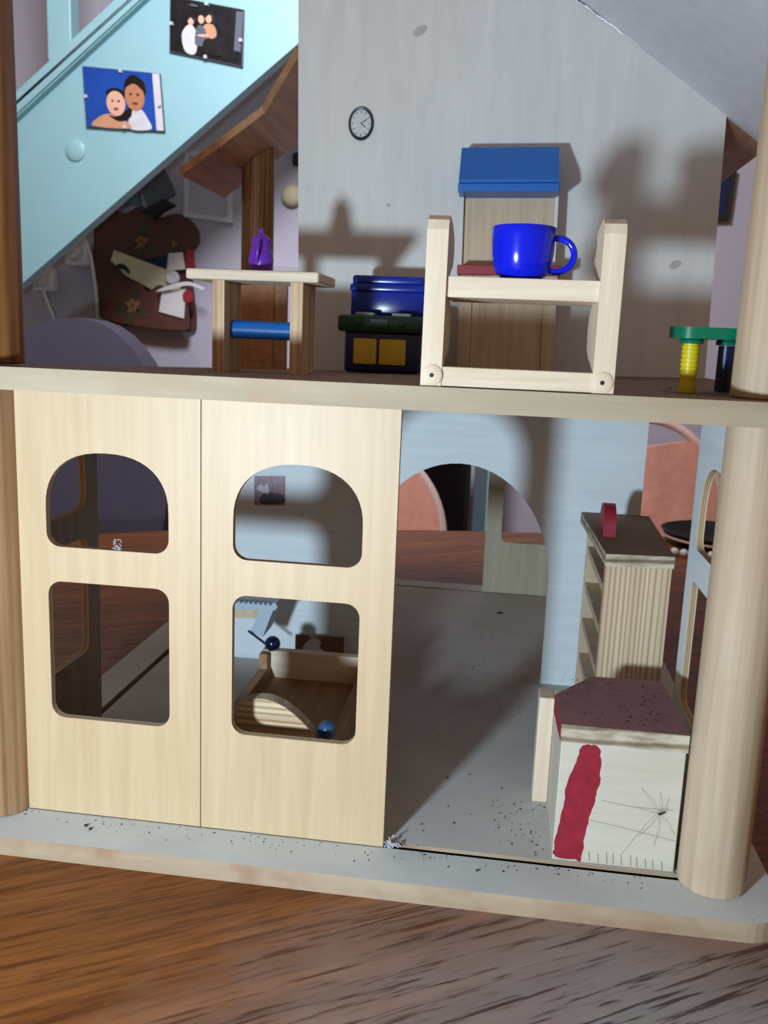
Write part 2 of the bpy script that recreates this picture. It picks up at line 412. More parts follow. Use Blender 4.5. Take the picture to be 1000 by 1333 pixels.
bmesh.ops.translate(bm, verts=bm.verts, vec=(-0.690, 1.5, 0.654))
obj('plug', bm, M['turquoise'], st, smooth=True)

# framed photo prints on the stringer (own local frame: u to the right, v up)
def photo_panel(name, label, c, quad):
    """quad: bottom-left, bottom-right, top-right, top-left in x,z on the stringer face"""
    t = thing(name, label, 'photo', (quad[0][0], 1.492, quad[0][1]))
    bm = B(); plate(bm, quad, [], (0, 1.493, 0), (1, 0, 0), (0, 0, 1), (0, 0.0065, 0)); obj('backing', bm, M['slate'], t)
    (ax, az), (bx, bz), (cx, cz), (dx, dz) = quad
    def uv(u, v): return ((1-u)*(1-v)*ax+u*(1-v)*bx+u*v*cx+(1-u)*v*dx, (1-u)*(1-v)*az+u*(1-v)*bz+u*v*cz+(1-u)*v*dz)
    cnt = [0]
    def patch(nm, pts, mat):
        cnt[0] += 1
        bm = B(); plate(bm, [uv(*p) for p in pts], [], (0, 1.4928-0.00025*cnt[0], 0), (1, 0, 0), (0, 0, 1), (0, 0.0012, 0)); return obj(nm, bm, mat, t)
    for u, v in ((0.03, 0.5), (0.97, 0.45), (0.5, 0.03), (0.5, 0.97)):
        bm = B(); x, z = uv(u, v); box(bm, x-0.003, x+0.003, 1.4875, 1.493, z-0.003, z+0.003); obj('clip', bm, M['silver'], t)
    return t, patch
t, patch = photo_panel('portrait_photo', 'clip-framed photo of two children against a blue backdrop on the turquoise stringer', None,
    [(-0.6615, 0.7014), (-0.4857, 0.694), (-0.4951, 0.8085), (-0.6672, 0.8231)])
patch('print_margin', [(0.88, 0.01), (0.99, 0.01), (0.99, 0.99), (0.88, 0.99)], M['printwhite'])
patch('print_backdrop', [(0.01, 0.01), (0.90, 0.01), (0.90, 0.99), (0.01, 0.99)], M['printblue'])
patch('print_jacket', smoothpoly([(0.55, 0.02), (0.62, 0.34), (0.72, 0.36), (0.80, 0.2), (0.83, 0.02)]), M['printwhite'])
patch('print_jacket', smoothpoly([(0.10, 0.02), (0.16, 0.16), (0.30, 0.24), (0.44, 0.2), (0.58, 0.02)]), M['peach'])
patch('print_scarf', smoothpoly([(0.30, 0.22), (0.44, 0.12), (0.58, 0.2), (0.6, 0.36), (0.5, 0.3), (0.40, 0.2)]), M['hair'])
patch('print_hair', smoothpoly([(0.53, 0.62), (0.55, 0.82), (0.66, 0.92), (0.79, 0.82), (0.79, 0.6), (0.66, 0.72)]), M['hair'])
patch('print_face', ellipse(0.655, 0.56, 0.125, 0.24), M['skin2'])
patch('print_hair', smoothpoly([(0.535, 0.70), (0.56, 0.84), (0.66, 0.93), (0.78, 0.82), (0.785, 0.66), (0.66, 0.78)]), M['hair'])
patch('print_hair', smoothpoly([(0.295, 0.62), (0.34, 0.5), (0.50, 0.5), (0.53, 0.62), (0.42, 0.68)]), M['hair'])
patch('print_face', ellipse(0.41, 0.42, 0.12, 0.21), M['skin'])
for u, v in ((0.37, 0.46), (0.45, 0.46), (0.61, 0.6), (0.7, 0.6)): patch('print_eye', ellipse(u, v, 0.016, 0.018, 10), M['hair'])
patch('print_mouth', ellipse(0.41, 0.33, 0.03, 0.02, 10), M['red']); patch('print_mouth', ellipse(0.66, 0.45, 0.035, 0.016, 10), M['red'])
t, patch = photo_panel('group_photo', 'dark clip-framed group photo on the turquoise stringer near the top edge', None,
    [(-0.4746, 0.8521), (-0.3166, 0.8226), (-0.3145, 0.9315), (-0.4724, 0.9586)])
patch('print_backdrop', [(0.01, 0.01), (0.99, 0.01), (0.99, 0.99), (0.01, 0.99)], M['printdark'])
patch('print_curtain', [(0.88, 0.25), (0.97, 0.25), (0.99, 0.95), (0.9, 0.95)], M['slate'])
patch('print_dress', smoothpoly([(0.22, 0.06), (0.17, 0.36), (0.28, 0.56), (0.38, 0.4), (0.36, 0.06)]), M['printwhite'])
patch('print_face', ellipse(0.29, 0.62, 0.04, 0.075), M['skin'])
patch('print_hair', smoothpoly([(0.24, 0.6), (0.26, 0.72), (0.33, 0.72), (0.35, 0.6), (0.29, 0.68)]), M['hair'])
patch('print_face', ellipse(0.43, 0.68, 0.04, 0.075), M['skin'])
patch('print_shoulder', smoothpoly([(0.44, 0.42), (0.48, 0.6), (0.60, 0.62), (0.64, 0.44), (0.54, 0.36)]), M['peach'])
patch('print_face', ellipse(0.53, 0.72, 0.042, 0.08), M['skin'])
patch('print_hair', smoothpoly([(0.48, 0.72), (0.50, 0.84), (0.57, 0.84), (0.6, 0.66), (0.55, 0.79)]), M['hair'])
patch('print_suit', smoothpoly([(0.36, 0.22), (0.37, 0.5), (0.43, 0.58), (0.5, 0.48), (0.5, 0.24)]), M['slate'])
patch('print_skirt', smoothpoly([(0.48, 0.1), (0.47, 0.3), (0.56, 0.38), (0.66, 0.28), (0.7, 0.1)]), M['hair'])
patch('print_arm', ellipse(0.47, 0.40, 0.09, 0.025, 12, 0.2), M['skin'])
patch('print_highlight', ellipse(0.33, 0.9, 0.06, 0.02, 12), M['slate'])

# things on the wall under the stairs
YW = 1.90
def on_wall(bm_pts, y0, th): 
    bm = B(); plate(bm, bm_pts, [], (0, y0, 0), (1, 0, 0), (0, 0, 1), (0, th, 0)); return bm
t = thing('picture_frame', 'thin silver picture frame hanging on the lavender wall', 'picture frame', (-0.52, 1.88, 0.56))
bm = B(); plate(bm, [(-0.585, 0.568), (-0.457, 0.556), (-0.455, 0.726), (-0.583, 0.73)], [[(-0.572, 0.579), (-0.470, 0.569), (-0.468, 0.714), (-0.570, 0.718)]], (0, 1.882, 0), (1, 0, 0), (0, 0, 1), (0, 0.0175, 0))
obj('frame', bm, M['silver'], t)
obj('mat_board', on_wall([(-0.575, 0.575), (-0.465, 0.565), (-0.463, 0.72), (-0.575, 0.722)], 1.892, 0.007), M['wall'], t)

t = thing('letter_rack', 'brown scalloped wall letter rack painted with yellow flowers', 'letter rack', (-0.7, 1.89, 0.28))
back = smoothpoly([(-0.832, 0.50), (-0.826, 0.560), (-0.79, 0.588), (-0.745, 0.574), (-0.70, 0.592), (-0.655, 0.565), (-0.60, 0.575), (-0.555, 0.545), (-0.548, 0.505), (-0.57, 0.47),
                   (-0.565, 0.40), (-0.555, 0.30), (-0.575, 0.278), (-0.70, 0.284), (-0.80, 0.30), (-0.828, 0.33), (-0.834, 0.42)], 5)
obj('backboard', on_wall(back, 1.882, 0.017), M['rackbrown'], t)
fp = smoothpoly([(-0.79, 0.33), (-0.775, 0.37), (-0.735, 0.402), (-0.69, 0.395), (-0.665, 0.374), (-0.635, 0.392), (-0.60, 0.378), (-0.565, 0.36), (-0.556, 0.30), (-0.575, 0.280), (-0.70, 0.287), (-0.78, 0.303)], 5)
obj('front_pocket', on_wall(fp, 1.832, 0.010), M['rackbrown'], t)
bm = B(); box(bm, -0.785, -0.565, 1.84, 1.885, 0.284, 0.300); obj('pocket_floor', bm, M['rackbrown'], t)
def posy(cx, cz, y, s):
    for q in range(5):
        a = 2*PI*q/5+0.4
        obj('petal', on_wall(ellipse(cx+s*0.7*math.cos(a), cz+s*0.7*math.sin(a), s*0.62, s*0.4, 12, a), y, 0.002), M['flower'], t)
    for q, (dx, dz, r) in enumerate(((-1.9, -0.6, 0.5), (1.6, -1.1, -0.5), (0.3, 2.1, 1.2), (-0.6, -2.0, 0.9))):
        obj('painted_leaf', on_wall(ellipse(cx+s*dx, cz+s*dz, s*1.15, s*0.55, 14, r), y, 0.002), M['leaf'], t)
posy(-0.70, 0.502, 1.8805, 0.015); posy(-0.61, 0.500, 1.8805, 0.008); posy(-0.705, 0.338, 1.8305, 0.016)
# papers standing in the rack
def sheet(name, label, pts, y, mat, cat='paper', group='papers in the letter rack', th=0.003):
    o = obj(name, on_wall(pts, y, th), mat); return tag(o, label, cat, group)
sheet('envelope', 'long cream envelope slanting across the letter rack', [(-0.775, 0.452), (-0.765, 0.478), (-0.60, 0.425), (-0.585, 0.385), (-0.63, 0.365), (-0.735, 0.415)], 1.858, M['creampaper'], 'envelope')
sheet('booklet', 'dark blue booklet behind the cream envelope', [(-0.70, 0.455), (-0.605, 0.475), (-0.58, 0.44), (-0.66, 0.42)], 1.868, M['navy'], 'booklet')
sheet('card', 'small white card sticking up from the right of the letter rack', [(-0.625, 0.43), (-0.62, 0.474), (-0.582, 0.478), (-0.575, 0.436)], 1.864, M['paper'], 'card')
sheet('tag', 'pinkish red tag at the right edge of the letter rack', [(-0.578, 0.435), (-0.574, 0.488), (-0.556, 0.484), (-0.552, 0.44)], 1.872, M['red'], 'tag')
sheet('note', 'square white note hanging over the front of the letter rack', [(-0.632, 0.325), (-0.624, 0.375), (-0.56, 0.385), (-0.565, 0.310)], 1.826, M['paper'], 'note')
sheet('leaflet', 'curled white leaflet poking out of the right of the letter rack', smoothpoly([(-0.635, 0.375), (-0.60, 0.392), (-0.55, 0.402), (-0.51, 0.39), (-0.51, 0.383), (-0.55, 0.393), (-0.60, 0.38)], 4), 1.814, M['paper'], 'leaflet')
sheet('red_seal', 'round red seal beside the square white note', ellipse(-0.553, 0.366, 0.014, 0.016, 16), 1.821, M['red'], 'seal')
bm = B(); lathe(bm, [(0.018, 0), (0.018, 0.008), (0.014, 0.013), (0.010, 0.012)], n=24); bmesh.ops.rotate(bm, verts=bm.verts, matrix=Matrix.Rotation(PI/2, 3, 'X')); bmesh.ops.translate(bm, verts=bm.verts, vec=(-0.603, 1.852, 0.412))
tag(obj('watch', bm, M['silver'], smooth=True), 'round silver watch case on the cream envelope', 'watch')
sheet('clasp', 'small black clasp lying on the cream envelope', smoothpoly([(-0.765, 0.432), (-0.745, 0.445), (-0.725, 0.432), (-0.722, 0.418), (-0.735, 0.428), (-0.75, 0.430)], 4), 1.852, M['black'], 'clasp', None)
# dark folder and calendar above the rack
sheet('folder', 'slate grey folder leaning on the wall above the letter rack', [(-0.676, 0.588), (-0.705, 0.67), (-0.64, 0.70), (-0.603, 0.618)], 1.862, M['slate'], 'folder', None, 0.012)
sheet('magazine', 'pale grey magazine beside the slate folder under the stairs', [(-0.80, 0.592), (-0.73, 0.66), (-0.71, 0.66), (-0.70, 0.594)], 1.875, M['tealdark'], 'magazine', None, 0.008)
sheet('binder_clip', 'black clip on top of the letter rack below the slate folder', [(-0.69, 0.575), (-0.655, 0.592), (-0.63, 0.607), (-0.60, 0.592), (-0.635, 0.575), (-0.655, 0.556)], 1.85, M['black'], 'clip', None, 0.02)
# plug adapters and cable
def adapter(label, x, z, s):
    t = thing('plug_adapter', label, 'plug', (x, 1.88, z-s))
    bm = B(); box(bm, x-s, x+s, 1.862, 1.9, z-s, z+s, bev=s*0.35); obj('body', bm, M['white'], t, smooth=True)
    bm = B(); lathe(bm, [(s*0.62, 0), (s*0.62, 0.02), (s*0.45, 0.03), (s*0.2, 0.031)], n=20); bmesh.ops.rotate(bm, verts=bm.verts, matrix=Matrix.Rotation(PI/2, 3, 'X'))
    bmesh.ops.translate(bm, verts=bm.verts, vec=(x, 1.864, z)); obj('plug', bm, M['white'], t, smooth=True)
adapter('white plug adapter on the wall just below the stringer beside the letter rack', -0.873, 0.468, 0.034)
adapter('white plug adapter half hidden lower left under the stringer', -0.968, 0.398, 0.032)
bm = B(); tube(bm, [(-0.872, 1.86, 0.50), (-0.842, 1.85, 0.505), (-0.825, 1.85, 0.46), (-0.818, 1.86, 0.38), (-0.816, 1.87, 0.28), (-0.83, 1.88, 0.1), (-0.84, 1.885, -0.2)], 0.0045, 8)
tag(obj('cable', bm, M['white'], smooth=True), 'thin white cable hanging from the plug adapter past the letter rack', 'cable')
bm = B(); tube(bm, [(-0.965, 1.86, 0.37), (-0.95, 1.86, 0.33), (-0.93, 1.87, 0.27), (-0.92, 1.88, 0.1), (-0.92, 1.885, -0.1)], 0.004, 8)
tag(obj('cable', bm, M['white'], smooth=True), 'thin white cable dropping from the lower left plug adapter', 'cable')
# small things at the right of the roof post
bm = B(); lathe(bm, [(0.026, 0), (0.027, 0.012), (0.02, 0.022), (0.006, 0.026)], n=24); bmesh.ops.rotate(bm, verts=bm.verts, matrix=Matrix.Rotation(PI/2, 3, 'X')); bmesh.ops.translate(bm, verts=bm.verts, vec=(-0.303, 1.90, 0.627))
tag(obj('wall_dial', bm, M['creampaper'], smooth=True), 'beige round dial on the wall between roof post and dollhouse wall', 'dial')
bm = B(); box(bm, -0.302, -0.26, 1.885, 1.9, 0.70, 0.73, bev=0.003); tag(obj('hook', bm, M['black']), 'small black hook on the wall above the beige dial', 'hook')
bm = B(); box(bm, -0.36, -0.10, 1.86, 1.9, 0.10, 0.455, bev=0.004); tag(obj('flat_panel', bm, M['wall']), 'pale lavender panel on the room wall right of the carved board', 'panel')
t = thing('dark_picture', 'dark framed picture on the room wall right of the dollhouse', 'picture', (0.72, 1.88, 0.59))
bm = B(); plate(bm, [(0.60, 0.592), (0.764, 0.60), (0.768, 0.70), (0.60, 0.695)], [], (0, 1.885, 0), (1, 0, 0), (0, 0, 1), (0, 0.014, 0)); obj('panel', bm, M['navy'], t)
bm = B(); plate(bm, [(0.592, 0.584), (0.772, 0.592), (0.776, 0.708), (0.592, 0.703)], [[(0.604, 0.596), (0.760, 0.604), (0.764, 0.696), (0.604, 0.691)]], (0, 1.880, 0), (1, 0, 0), (0, 0, 1), (0, 0.019, 0)); obj('frame', bm, M['black'], t)
# television screen, door post seen through the arch
t = thing('television', 'black television screen seen through the dollhouse arch', 'television', (0.08, 1.7, ZF))
bm = B(); box(bm, -0.22, 0.197, 1.68, 1.72, -0.28, 0.10, bev=0.006); obj('housing', bm, M['black'], t)
bm = B(); box(bm, -0.21, 0.187, 1.676, 1.682, -0.27, 0.09); obj('screen', bm, plain('dark_glass', (6, 8, 14), 0.12, 0.02, 30), t)
bm = B(); box(bm, -0.20, 0.15, 1.62, 1.80, ZF, -0.30, bev=0.005); obj('stand', bm, M['black'], t)
bm = B(); box(bm, -0.08, 0.05, 1.68, 1.72, -0.31, -0.27); obj('neck', bm, M['black'], t)
t = thing('door_post', 'grey and turquoise door post beside the black television', 'door post', (0.22, 1.75, ZF))
bm = B(); box(bm, 0.206, 0.238, 1.72, 1.78, ZF, 0.24); obj('grey_face', bm, M['tealdark'], t)
bm = B(); box(bm, 0.238, 0.252, 1.71, 1.78, ZF, 0.24); obj('turquoise_edge', bm, M['turquoise'], t)

# chairs around the big table
def hoop_chair(label, cx, cy, top, hw, yaw, panel_drop):
    t = thing('dining_chair', label, 'chair', (cx, cy, ZF), 'salmon chairs at the far side of the table', yaw)
    zt = top-ZF
    def arc(h, wz, n=28):
        pts = [(-h*0.86, 0.40)]
        for i in range(n+1):
            a = PI - PI*i/n
            pts.append((h*math.cos(a), zt-wz + wz*math.sin(a)))
        pts.append((h*0.86, 0.40)); return pts
    bm = B(); tube(bm, [(x, 0.02, z) for x, z in arc(hw, 0.18)], 0.0085, 10); obj('back_hoop', bm, M['rim'], t, world=False, smooth=True)
    ins = [p for p in arc(hw-0.006, 0.18)]
    lim = zt - panel_drop
    pts = [(x, min(z, lim + 0.03*(x/hw))) for x, z in ins]
    bm = B(); plate(bm, pts, [], (0, 0.012, 0), (1, 0, 0), (0, 0, 1), (0, 0.016, 0)); obj('back_panel', bm, M['salmon'], t, world=False)
    bm = B(); box(bm, -hw*0.95, hw*0.95, -0.40, 0.03, 0.41, 0.46, bev=0.018, seg=3); obj('seat', bm, M['salmon'], t, world=False, smooth=True)
    for sx in (-1, 1):
        for y0, y1 in ((-0.36, -0.40), (0.0, 0.06)):
            bm = B(); tube(bm, [(sx*hw*0.8, y0, 0.42), (sx*hw*0.95, y1, 0.0)], 0.011, 10); obj('leg', bm, M['rim'], t, world=False)
    return t
hoop_chair('salmon chair with pale hoop seen through the left of the dollhouse arch', 0.015, 1.27, 0.068, 0.148, 0.0, 0.004)
hoop_chair('salmon chair with pale hoop right of the dollhouse lower wall', 0.535, 1.27, 0.152, 0.150, 0.0, 0.052)
# the second chair turned: its hoop shows again through the side window
t = thing('office_chair', 'dark grey padded office chair behind the left of the dollhouse', 'chair', (-0.50, 1.18, ZF))
bm = B()
pts = []
for i in range(40):
    a = 2*PI*i/40; c = math.cos(a); s = math.sin(a)
    pts.append((-0.522+0.178*math.copysign(abs(c)**0.9, c), 0.02+0.276*math.copysign(abs(s)**0.95, s)))
plate(bm, pts, [], (0, 1.13, 0), (1, 0, 0), (0, 0, 1), (0, 0.07, 0))
bmesh.ops.bevel(bm, geom=[e for e in bm.edges if abs((e.verts[0].co-e.verts[1].co).y) < 1e-6 and len(e.link_faces) == 2 and e.calc_face_angle(0) > 1.0], offset=0.02, segments=4, affect='EDGES')
obj('backrest', bm, M['greyfabric'], t, smooth=True)
bm = B(); box(bm, -0.72, -0.28, 1.15, 1.58, -0.34, -0.26, bev=0.03, seg=3); obj('seat', bm, M['greyfabric'], t, smooth=True)
bm = B(); tube(bm, [(-0.5, 1.16, -0.28), (-0.5, 1.12, -0.1)], 0.02, 10); obj('back_bracket', bm, M['black'], t)
bm = B(); tube(bm, [(-0.53, 1.36, ZF+0.06), (-0.53, 1.36, -0.33)], 0.025, 12); obj('gas_column', bm, M['black'], t)
for q in range(5):
    a = 2*PI*q/5
    bm = B(); tube(bm, [(-0.53, 1.36, ZF+0.08), (-0.53+0.23*math.cos(a), 1.36+0.23*math.sin(a), ZF+0.05)], 0.02, 8); ball(bm, (-0.53+0.23*math.cos(a), 1.36+0.23*math.sin(a), ZF+0.025), 0.025, 12); obj('base_arm', bm, M['black'], t)
# black dish and beads on the table
t = thing('black_dish', 'shallow black dish with pink rim on the table behind the dollhouse', 'dish', (0.605, 0.955, ZT))
bm = B(); lathe(bm, [(0.05, 0.0005), (0.075, 0.012), (0.085, 0.022), (0.082, 0.023), (0.072, 0.014), (0.048, 0.004), (0.001, 0.004)], (0.605, 0.955, ZT), 40); obj('bowl', bm, M['black'], t, smooth=True)
bm = B(); tube(bm, [(0.605+0.079*math.cos(2*PI*i/40), 0.955+0.079*math.sin(2*PI*i/40), ZT+0.013) for i in range(40)], 0.0025, 6, closed=True); obj('rim_band', bm, M['rim'], t, smooth=True)
t = thing('bead_bracelet', 'string of white beads lying in front of the black dish', 'bracelet', (0.575, 0.85, ZT))
for i in range(9):
    x = 0.525+0.0125*i; y = 0.862-0.010*math.sin(i*0.5)
    bm = B(); ball(bm, (x, y, ZT+0.0058), 0.006, 14); obj('bead', bm, M['white'], t, smooth=True)

# ------------------------------------------------------------------ the dollhouse
ZS0, ZS1 = 0.250, 0.2616
def sag(x, y): return 0.071*max(y+0.031, 0)*max(0.43-x, 0)      # the old upper floor hangs at its back left corner
def zf(x, y): return ZS1 - sag(x, y)
XL, XR, YF, YB = -0.0488, 0.4275, -0.0313, 0.578
H = thing('dollhouse', 'open two storey wooden dollhouse with round corner posts and cream window doors', 'dollhouse', (0.19, 0.27, ZT))
def rr(x0, x1, y0, y1, r): return rrect(x0, x1, y0, y1, r, 8)
bm = B()
plate(bm, rr(XL, XR, YF, YB, 0.022), [[(-0.0205, 0.0003), (-0.0205, 0.5535), (0.401, 0.5535), (0.401, 0.0003)]], (0, 0, ZT+0.004), (1, 0, 0), (0, 1, 0), (0, 0, 0.0072), mf=1, me=0)
plate(bm, rr(XL, XR, YF, YB, 0.022), [], (0, 0, ZT), (1, 0, 0), (0, 1, 0), (0, 0, 0.004), mf=2, me=0)
es = [e for e in bm.edges if abs(e.verts[0].co.z) < 1e-5 and abs(e.verts[1].co.z) < 1e-5 and e.calc_face_angle(0) > 1.0 and max(e.verts[0].co.y, 0.56) == 0.56 and e.verts[0].co.y < -0.003]
if es: bmesh.ops.bevel(bm, geom=es, offset=0.0022, segments=3, affect='EDGES')
obj('base_board', bm, [M['base_edge'], M['base_top'], M['groove']], H)
bm = B(); box(bm, -0.0149, 0.3955, 0.0056, 0.5475, -0.0018, 0.0004)
for f in bm.faces:
    if max(v.co.z for v in f.verts)-min(v.co.z for v in f.verts) > 0.001: f.material_index = 1
obj('floor_panel', bm, [M['floor_grey'], M['base_edge']], H)
# upper floor
bm = B(); NX, NY = 20, 24
gt = [[bm.verts.new((XL+(XR-XL)*a/NX, YF+(YB-YF)*b/NY, 0)) for a in range(NX+1)] for b in range(NY+1)]
gb = [[bm.verts.new(v.co) for v in r] for r in gt]
for b in range(NY+1):
    for a in range(NX+1):
        gt[b][a].co.z = zf(gt[b][a].co.x, gt[b][a].co.y); gb[b][a].co.z = gt[b][a].co.z-(ZS1-ZS0)
for b in range(NY):
    for a in range(NX):
        bm.faces.new((gt[b][a], gt[b][a+1], gt[b+1][a+1], gt[b+1][a])).material_index = 1
        bm.faces.new((gb[b][a], gb[b+1][a], gb[b+1][a+1], gb[b][a+1])).material_index = 1
ring = [(0, a) for a in range(NX)]+[(b, NX) for b in range(NY)]+[(NY, a) for a in range(NX, 0, -1)]+[(b, 0) for b in range(NY, 0, -1)]
for (b0, a0), (b1, a1) in zip(ring, ring[1:]+ring[:1]): bm.faces.new((gb[b0][a0], gb[b1][a1], gt[b1][a1], gt[b0][a0])).material_index = 0
obj('upper_floor', bm, [M['board_edge'], M['board_top']], H)
# posts
def post(x, y, z0, z1, mat, r=0.0178, slope=False):
    bm = B(); lathe(bm, [(r-0.001, z0), (r, z0+0.001), (r, z1-0.001), (r-0.001, z1)], (x, y, 0), 40)
    if slope:      # mitred to the underside of the roof
        for v in bm.verts:
            if v.co.z > z1-0.002: v.co.z = 0.4548-0.702*(0.38-v.co.x-0.4149)-0.0004-(0.001 if v.co.z < z1-0.0005 else 0)
    return obj('corner_post', bm, mat, H, smooth=True)
PXL, PXR = -0.0158, 0.3942
post(PXL, 0.003, 0, ZS0, M['oldpine']); post(PXR, 0.003, 0, ZS0, M['pine'])
post(PXL, 0.547, 0, 0.2310, M['oldpine']); post(PXR, 0.547, 0, 0.2470, M['oldpine'])
post(PXL+0.003, 0.003, ZS1, 0.455, M['brownpost']); post(PXR, 0.003, ZS1, 0.452, M['pine'])
post(PXL, 0.547, 0.2440, 0.447, M['brownpost'], slope=True); post(PXR, 0.547, 0.2605, 0.447, M['brownpost'])
# window doors
DW = 0.1073
def door_bm(hgt):
    bm = B()
    plate(bm, [(0.0003, 0.0006), (DW-0.0003, 0.0006), (DW-0.0003, hgt), (0.0003, hgt)],
          [list(reversed(rrect(0.0180, 0.0890, 0.0602, 0.1418, 0.008))), list(reversed(archwin(0.0180, 0.0890, 0.1618, 0.2158, 0.1840)))],
          (0, 0, 0), (1, 0, 0), (0, 0, 1), (0, 0.0045, 0), mf=0, me=1, mb=2)
    return bm
def door(name, loc, rz=0.0, mats=None, hgt=0.2495):
    o = obj(name, door_bm(hgt), mats or [M['birch'], M['ply_y'], M['birch_in']], None)
    o.parent = H; o.location = Vector(loc)-H.location; o.rotation_euler = (0, 0, rz); return o
door('window_door', (0.0, 0.0, 0.0)); door('window_door', (DW, 0.0, 0.0))
bi = [M['birch_in'], M['ply_y'], M['birch_in']]
door('window_door', (0.2545, 0.5495, 0.0), 0, bi, 0.240)
SP = [M['paint_low'], M['ply_y'], M['paint_low']]
door('side_door', (PXR+0.001, 0.0215, 0.0), PI/2, SP, 0.2485)
door('side_door', (PXL+0.004, 0.0215, 0.0), PI/2, [M['sidebrown'], M['ply_y'], M['sidebrown']], 0.2435)
# lower partition wall with the arch
arch = [(0.1555, -0.001)]
arch = [(0.2335+0.078*math.cos(PI*i/32), 0.09+0.0945*math.sin(PI*i/32)) for i in range(33)]
out = [(0.018, 0.0006), (0.1555, 0.0006)] + list(reversed(arch)) + [(0.3118, 0.0006), (0.381, 0.0006), (0.381, 0.2483), (0.018, 0.2405)]
bm = B(); plate(bm, out, [], (0, 0.275, 0), (1, 0, 0), (0, 0, 1), (0, 0.006, 0), mf=0, me=1)
obj('partition_wall', bm, [M['paint_low'], M['endgrain']], H)
# upper wall under the gable, made of four glued boards
def roofz(x):      # underside of the right slope, mirrored about the ridge
    return 0.4548 - 0.702*(max(x, 0.38-x)-0.4149)
def lean(x, z):      # the gable wall leans with the hanging floor
    return (x-0.0225*(z-0.262), z-0.0225*(0.42-x))
def gz(x): return 0.4605-0.68*(max(x, 0.38-x)-0.4195)
xs = [0.0962, 0.1945, 0.293, 0.4198]
for a, b in zip(xs, xs[1:]):
    pts = [(a, 0.2622), (b, 0.2622), (b, gz(b)-0.0008)]
    if a < 0.19 < b: pts.append((0.19, gz(0.19)-0.0008))
    pts.append((a, gz(a)-0.0008))
    bm = B(); plate(bm, [lean(*p) for p in pts], [], (0, 0.275, 0), (1, 0, 0), (0, 0, 1), (0, 0.006, 0), mf=0, me=1)
    obj('gable_wall_board', bm, [M['paint_wall'], M['endgrain']], H)
for kx_, kz_, ka, kb in ((0.1850, 0.5130, 0.0058, 0.0032), (0.3890, 0.3470, 0.0050, 0.0030), (0.1660, 0.3860, 0.0014, 0.0016), (0.2330, 0.4300, 0.0010, 0.0012)):
    bm = B(); plate(bm, ellipse(kx_, kz_, ka, kb, 18, 0.5), [], (0, 0.2748, 0), (1, 0, 0), (0, 0, 1), (0, 0.0004, 0)); obj('knot', bm, M['knot'], H)
bm = B(); gp = []
for i in range(60):
    x = 0.28+0.133*i/59; q = lean(x+0.0045, gz(x+0.0045)-0.0016); gp.append((q[0], 0.2738+random.uniform(-0.0004, 0.0004), q[1]+random.uniform(-0.0006, 0.0006)))
tube(bm, gp, 0.0007, 6); obj('glue_bead', bm, M['glue'], H, smooth=True)
# roof panels
def roof(x0, x1, ys, mat, name='roof_panel', th=0.006):
    """ys: polygon of (x, y) on the slope"""
    bm = B(); a = []; b = []
    for x, y in ys:
        z = roofz(x); a.append(bm.verts.new((x, y, z))); b.append(bm.verts.new((x + (0.0035 if x > 0.19 else -0.0035), y, z+th)))
    n = len(ys); bm.faces.new(a); bm.faces.new(list(reversed(b)))
    for i in range(n): bm.faces.new((a[i], a[(i+1) % n], b[(i+1) % n], b[i]))
    return obj(name, bm, mat, H)
roof(0, 0, [(0.1905, -0.031), (0.447, -0.031), (0.447, 0.277), (0.1905, 0.277)], M['roofwhite'])
roof(0, 0, [(0.1905, 0.2775), (0.447, 0.2775), (0.447, 0.585), (0.1905, 0.585)], M['brownroof'])
roof(0, 0, [(-0.066, 0.445), (0.0185, 0.445), (0.0630, 0.385), (0.095, 0.342), (0.095, 0.2815), (0.1895, 0.2775), (0.1895, 0.585), (-0.066, 0.585)], M['brownroof'])

# ------------------------------------------------------------------ upper storey toys
# wall clock
t = thing('wall_clock', 'tiny round clock with dark rim on the upper dollhouse wall', 'clock', (0.142, 0.2748, 0.4335))
def disc(bm, cx, cz, y0, prof, n=32, sx=1.0):
    b2 = B(); lathe(b2, prof, n=n)
    for v in b2.verts: v.co = Vector((cx+v.co.x*sx, y0-v.co.z, cz+v.co.y))
    me = bpy.data.meshes.new('tmp'); b2.to_mesh(me); bm.from_mesh(me); b2.free(); bpy.data.meshes.remove(me); return bm
CX, CZ = 0.1420, 0.4460
bm = B(); disc(bm, CX, CZ, 0.2749, [(0.0124, 0), (0.0124, 0.0016), (0.0116, 0.0024), (0.0101, 0.0020), (0.0101, 0.0008), (0.001, 0.0008)], 36, 0.80); obj('rim', bm, M['clockrim'], t, smooth=True)
bm = B(); disc(bm, CX, CZ, 0.2741, [(0.0102, 0), (0.0102, 0.0005), (0.001, 0.0005)], 36, 0.80); obj('dial', bm, M['clockface'], t)
for k in range(12):
    a = PI/6*k; l0, l1 = 0.0076, 0.0092
    bm = B(); c, s = math.sin(a), math.cos(a)
    tube(bm, [(CX+0.8*l0*c, 0.2734, CZ+l0*s), (CX+0.8*l1*c, 0.2734, CZ+l1*s)], 0.00028, 5); obj('hour_mark', bm, M['black'], t)
for a, l in ((math.radians(62), 0.0066), (math.radians(122), 0.0050)):
    bm = B(); tube(bm, [(CX, 0.2732, CZ), (CX+0.8*l*math.sin(a), 0.2732, CZ+l*math.cos(a))], 0.0003, 5); obj('hand', bm, M['black'], t)

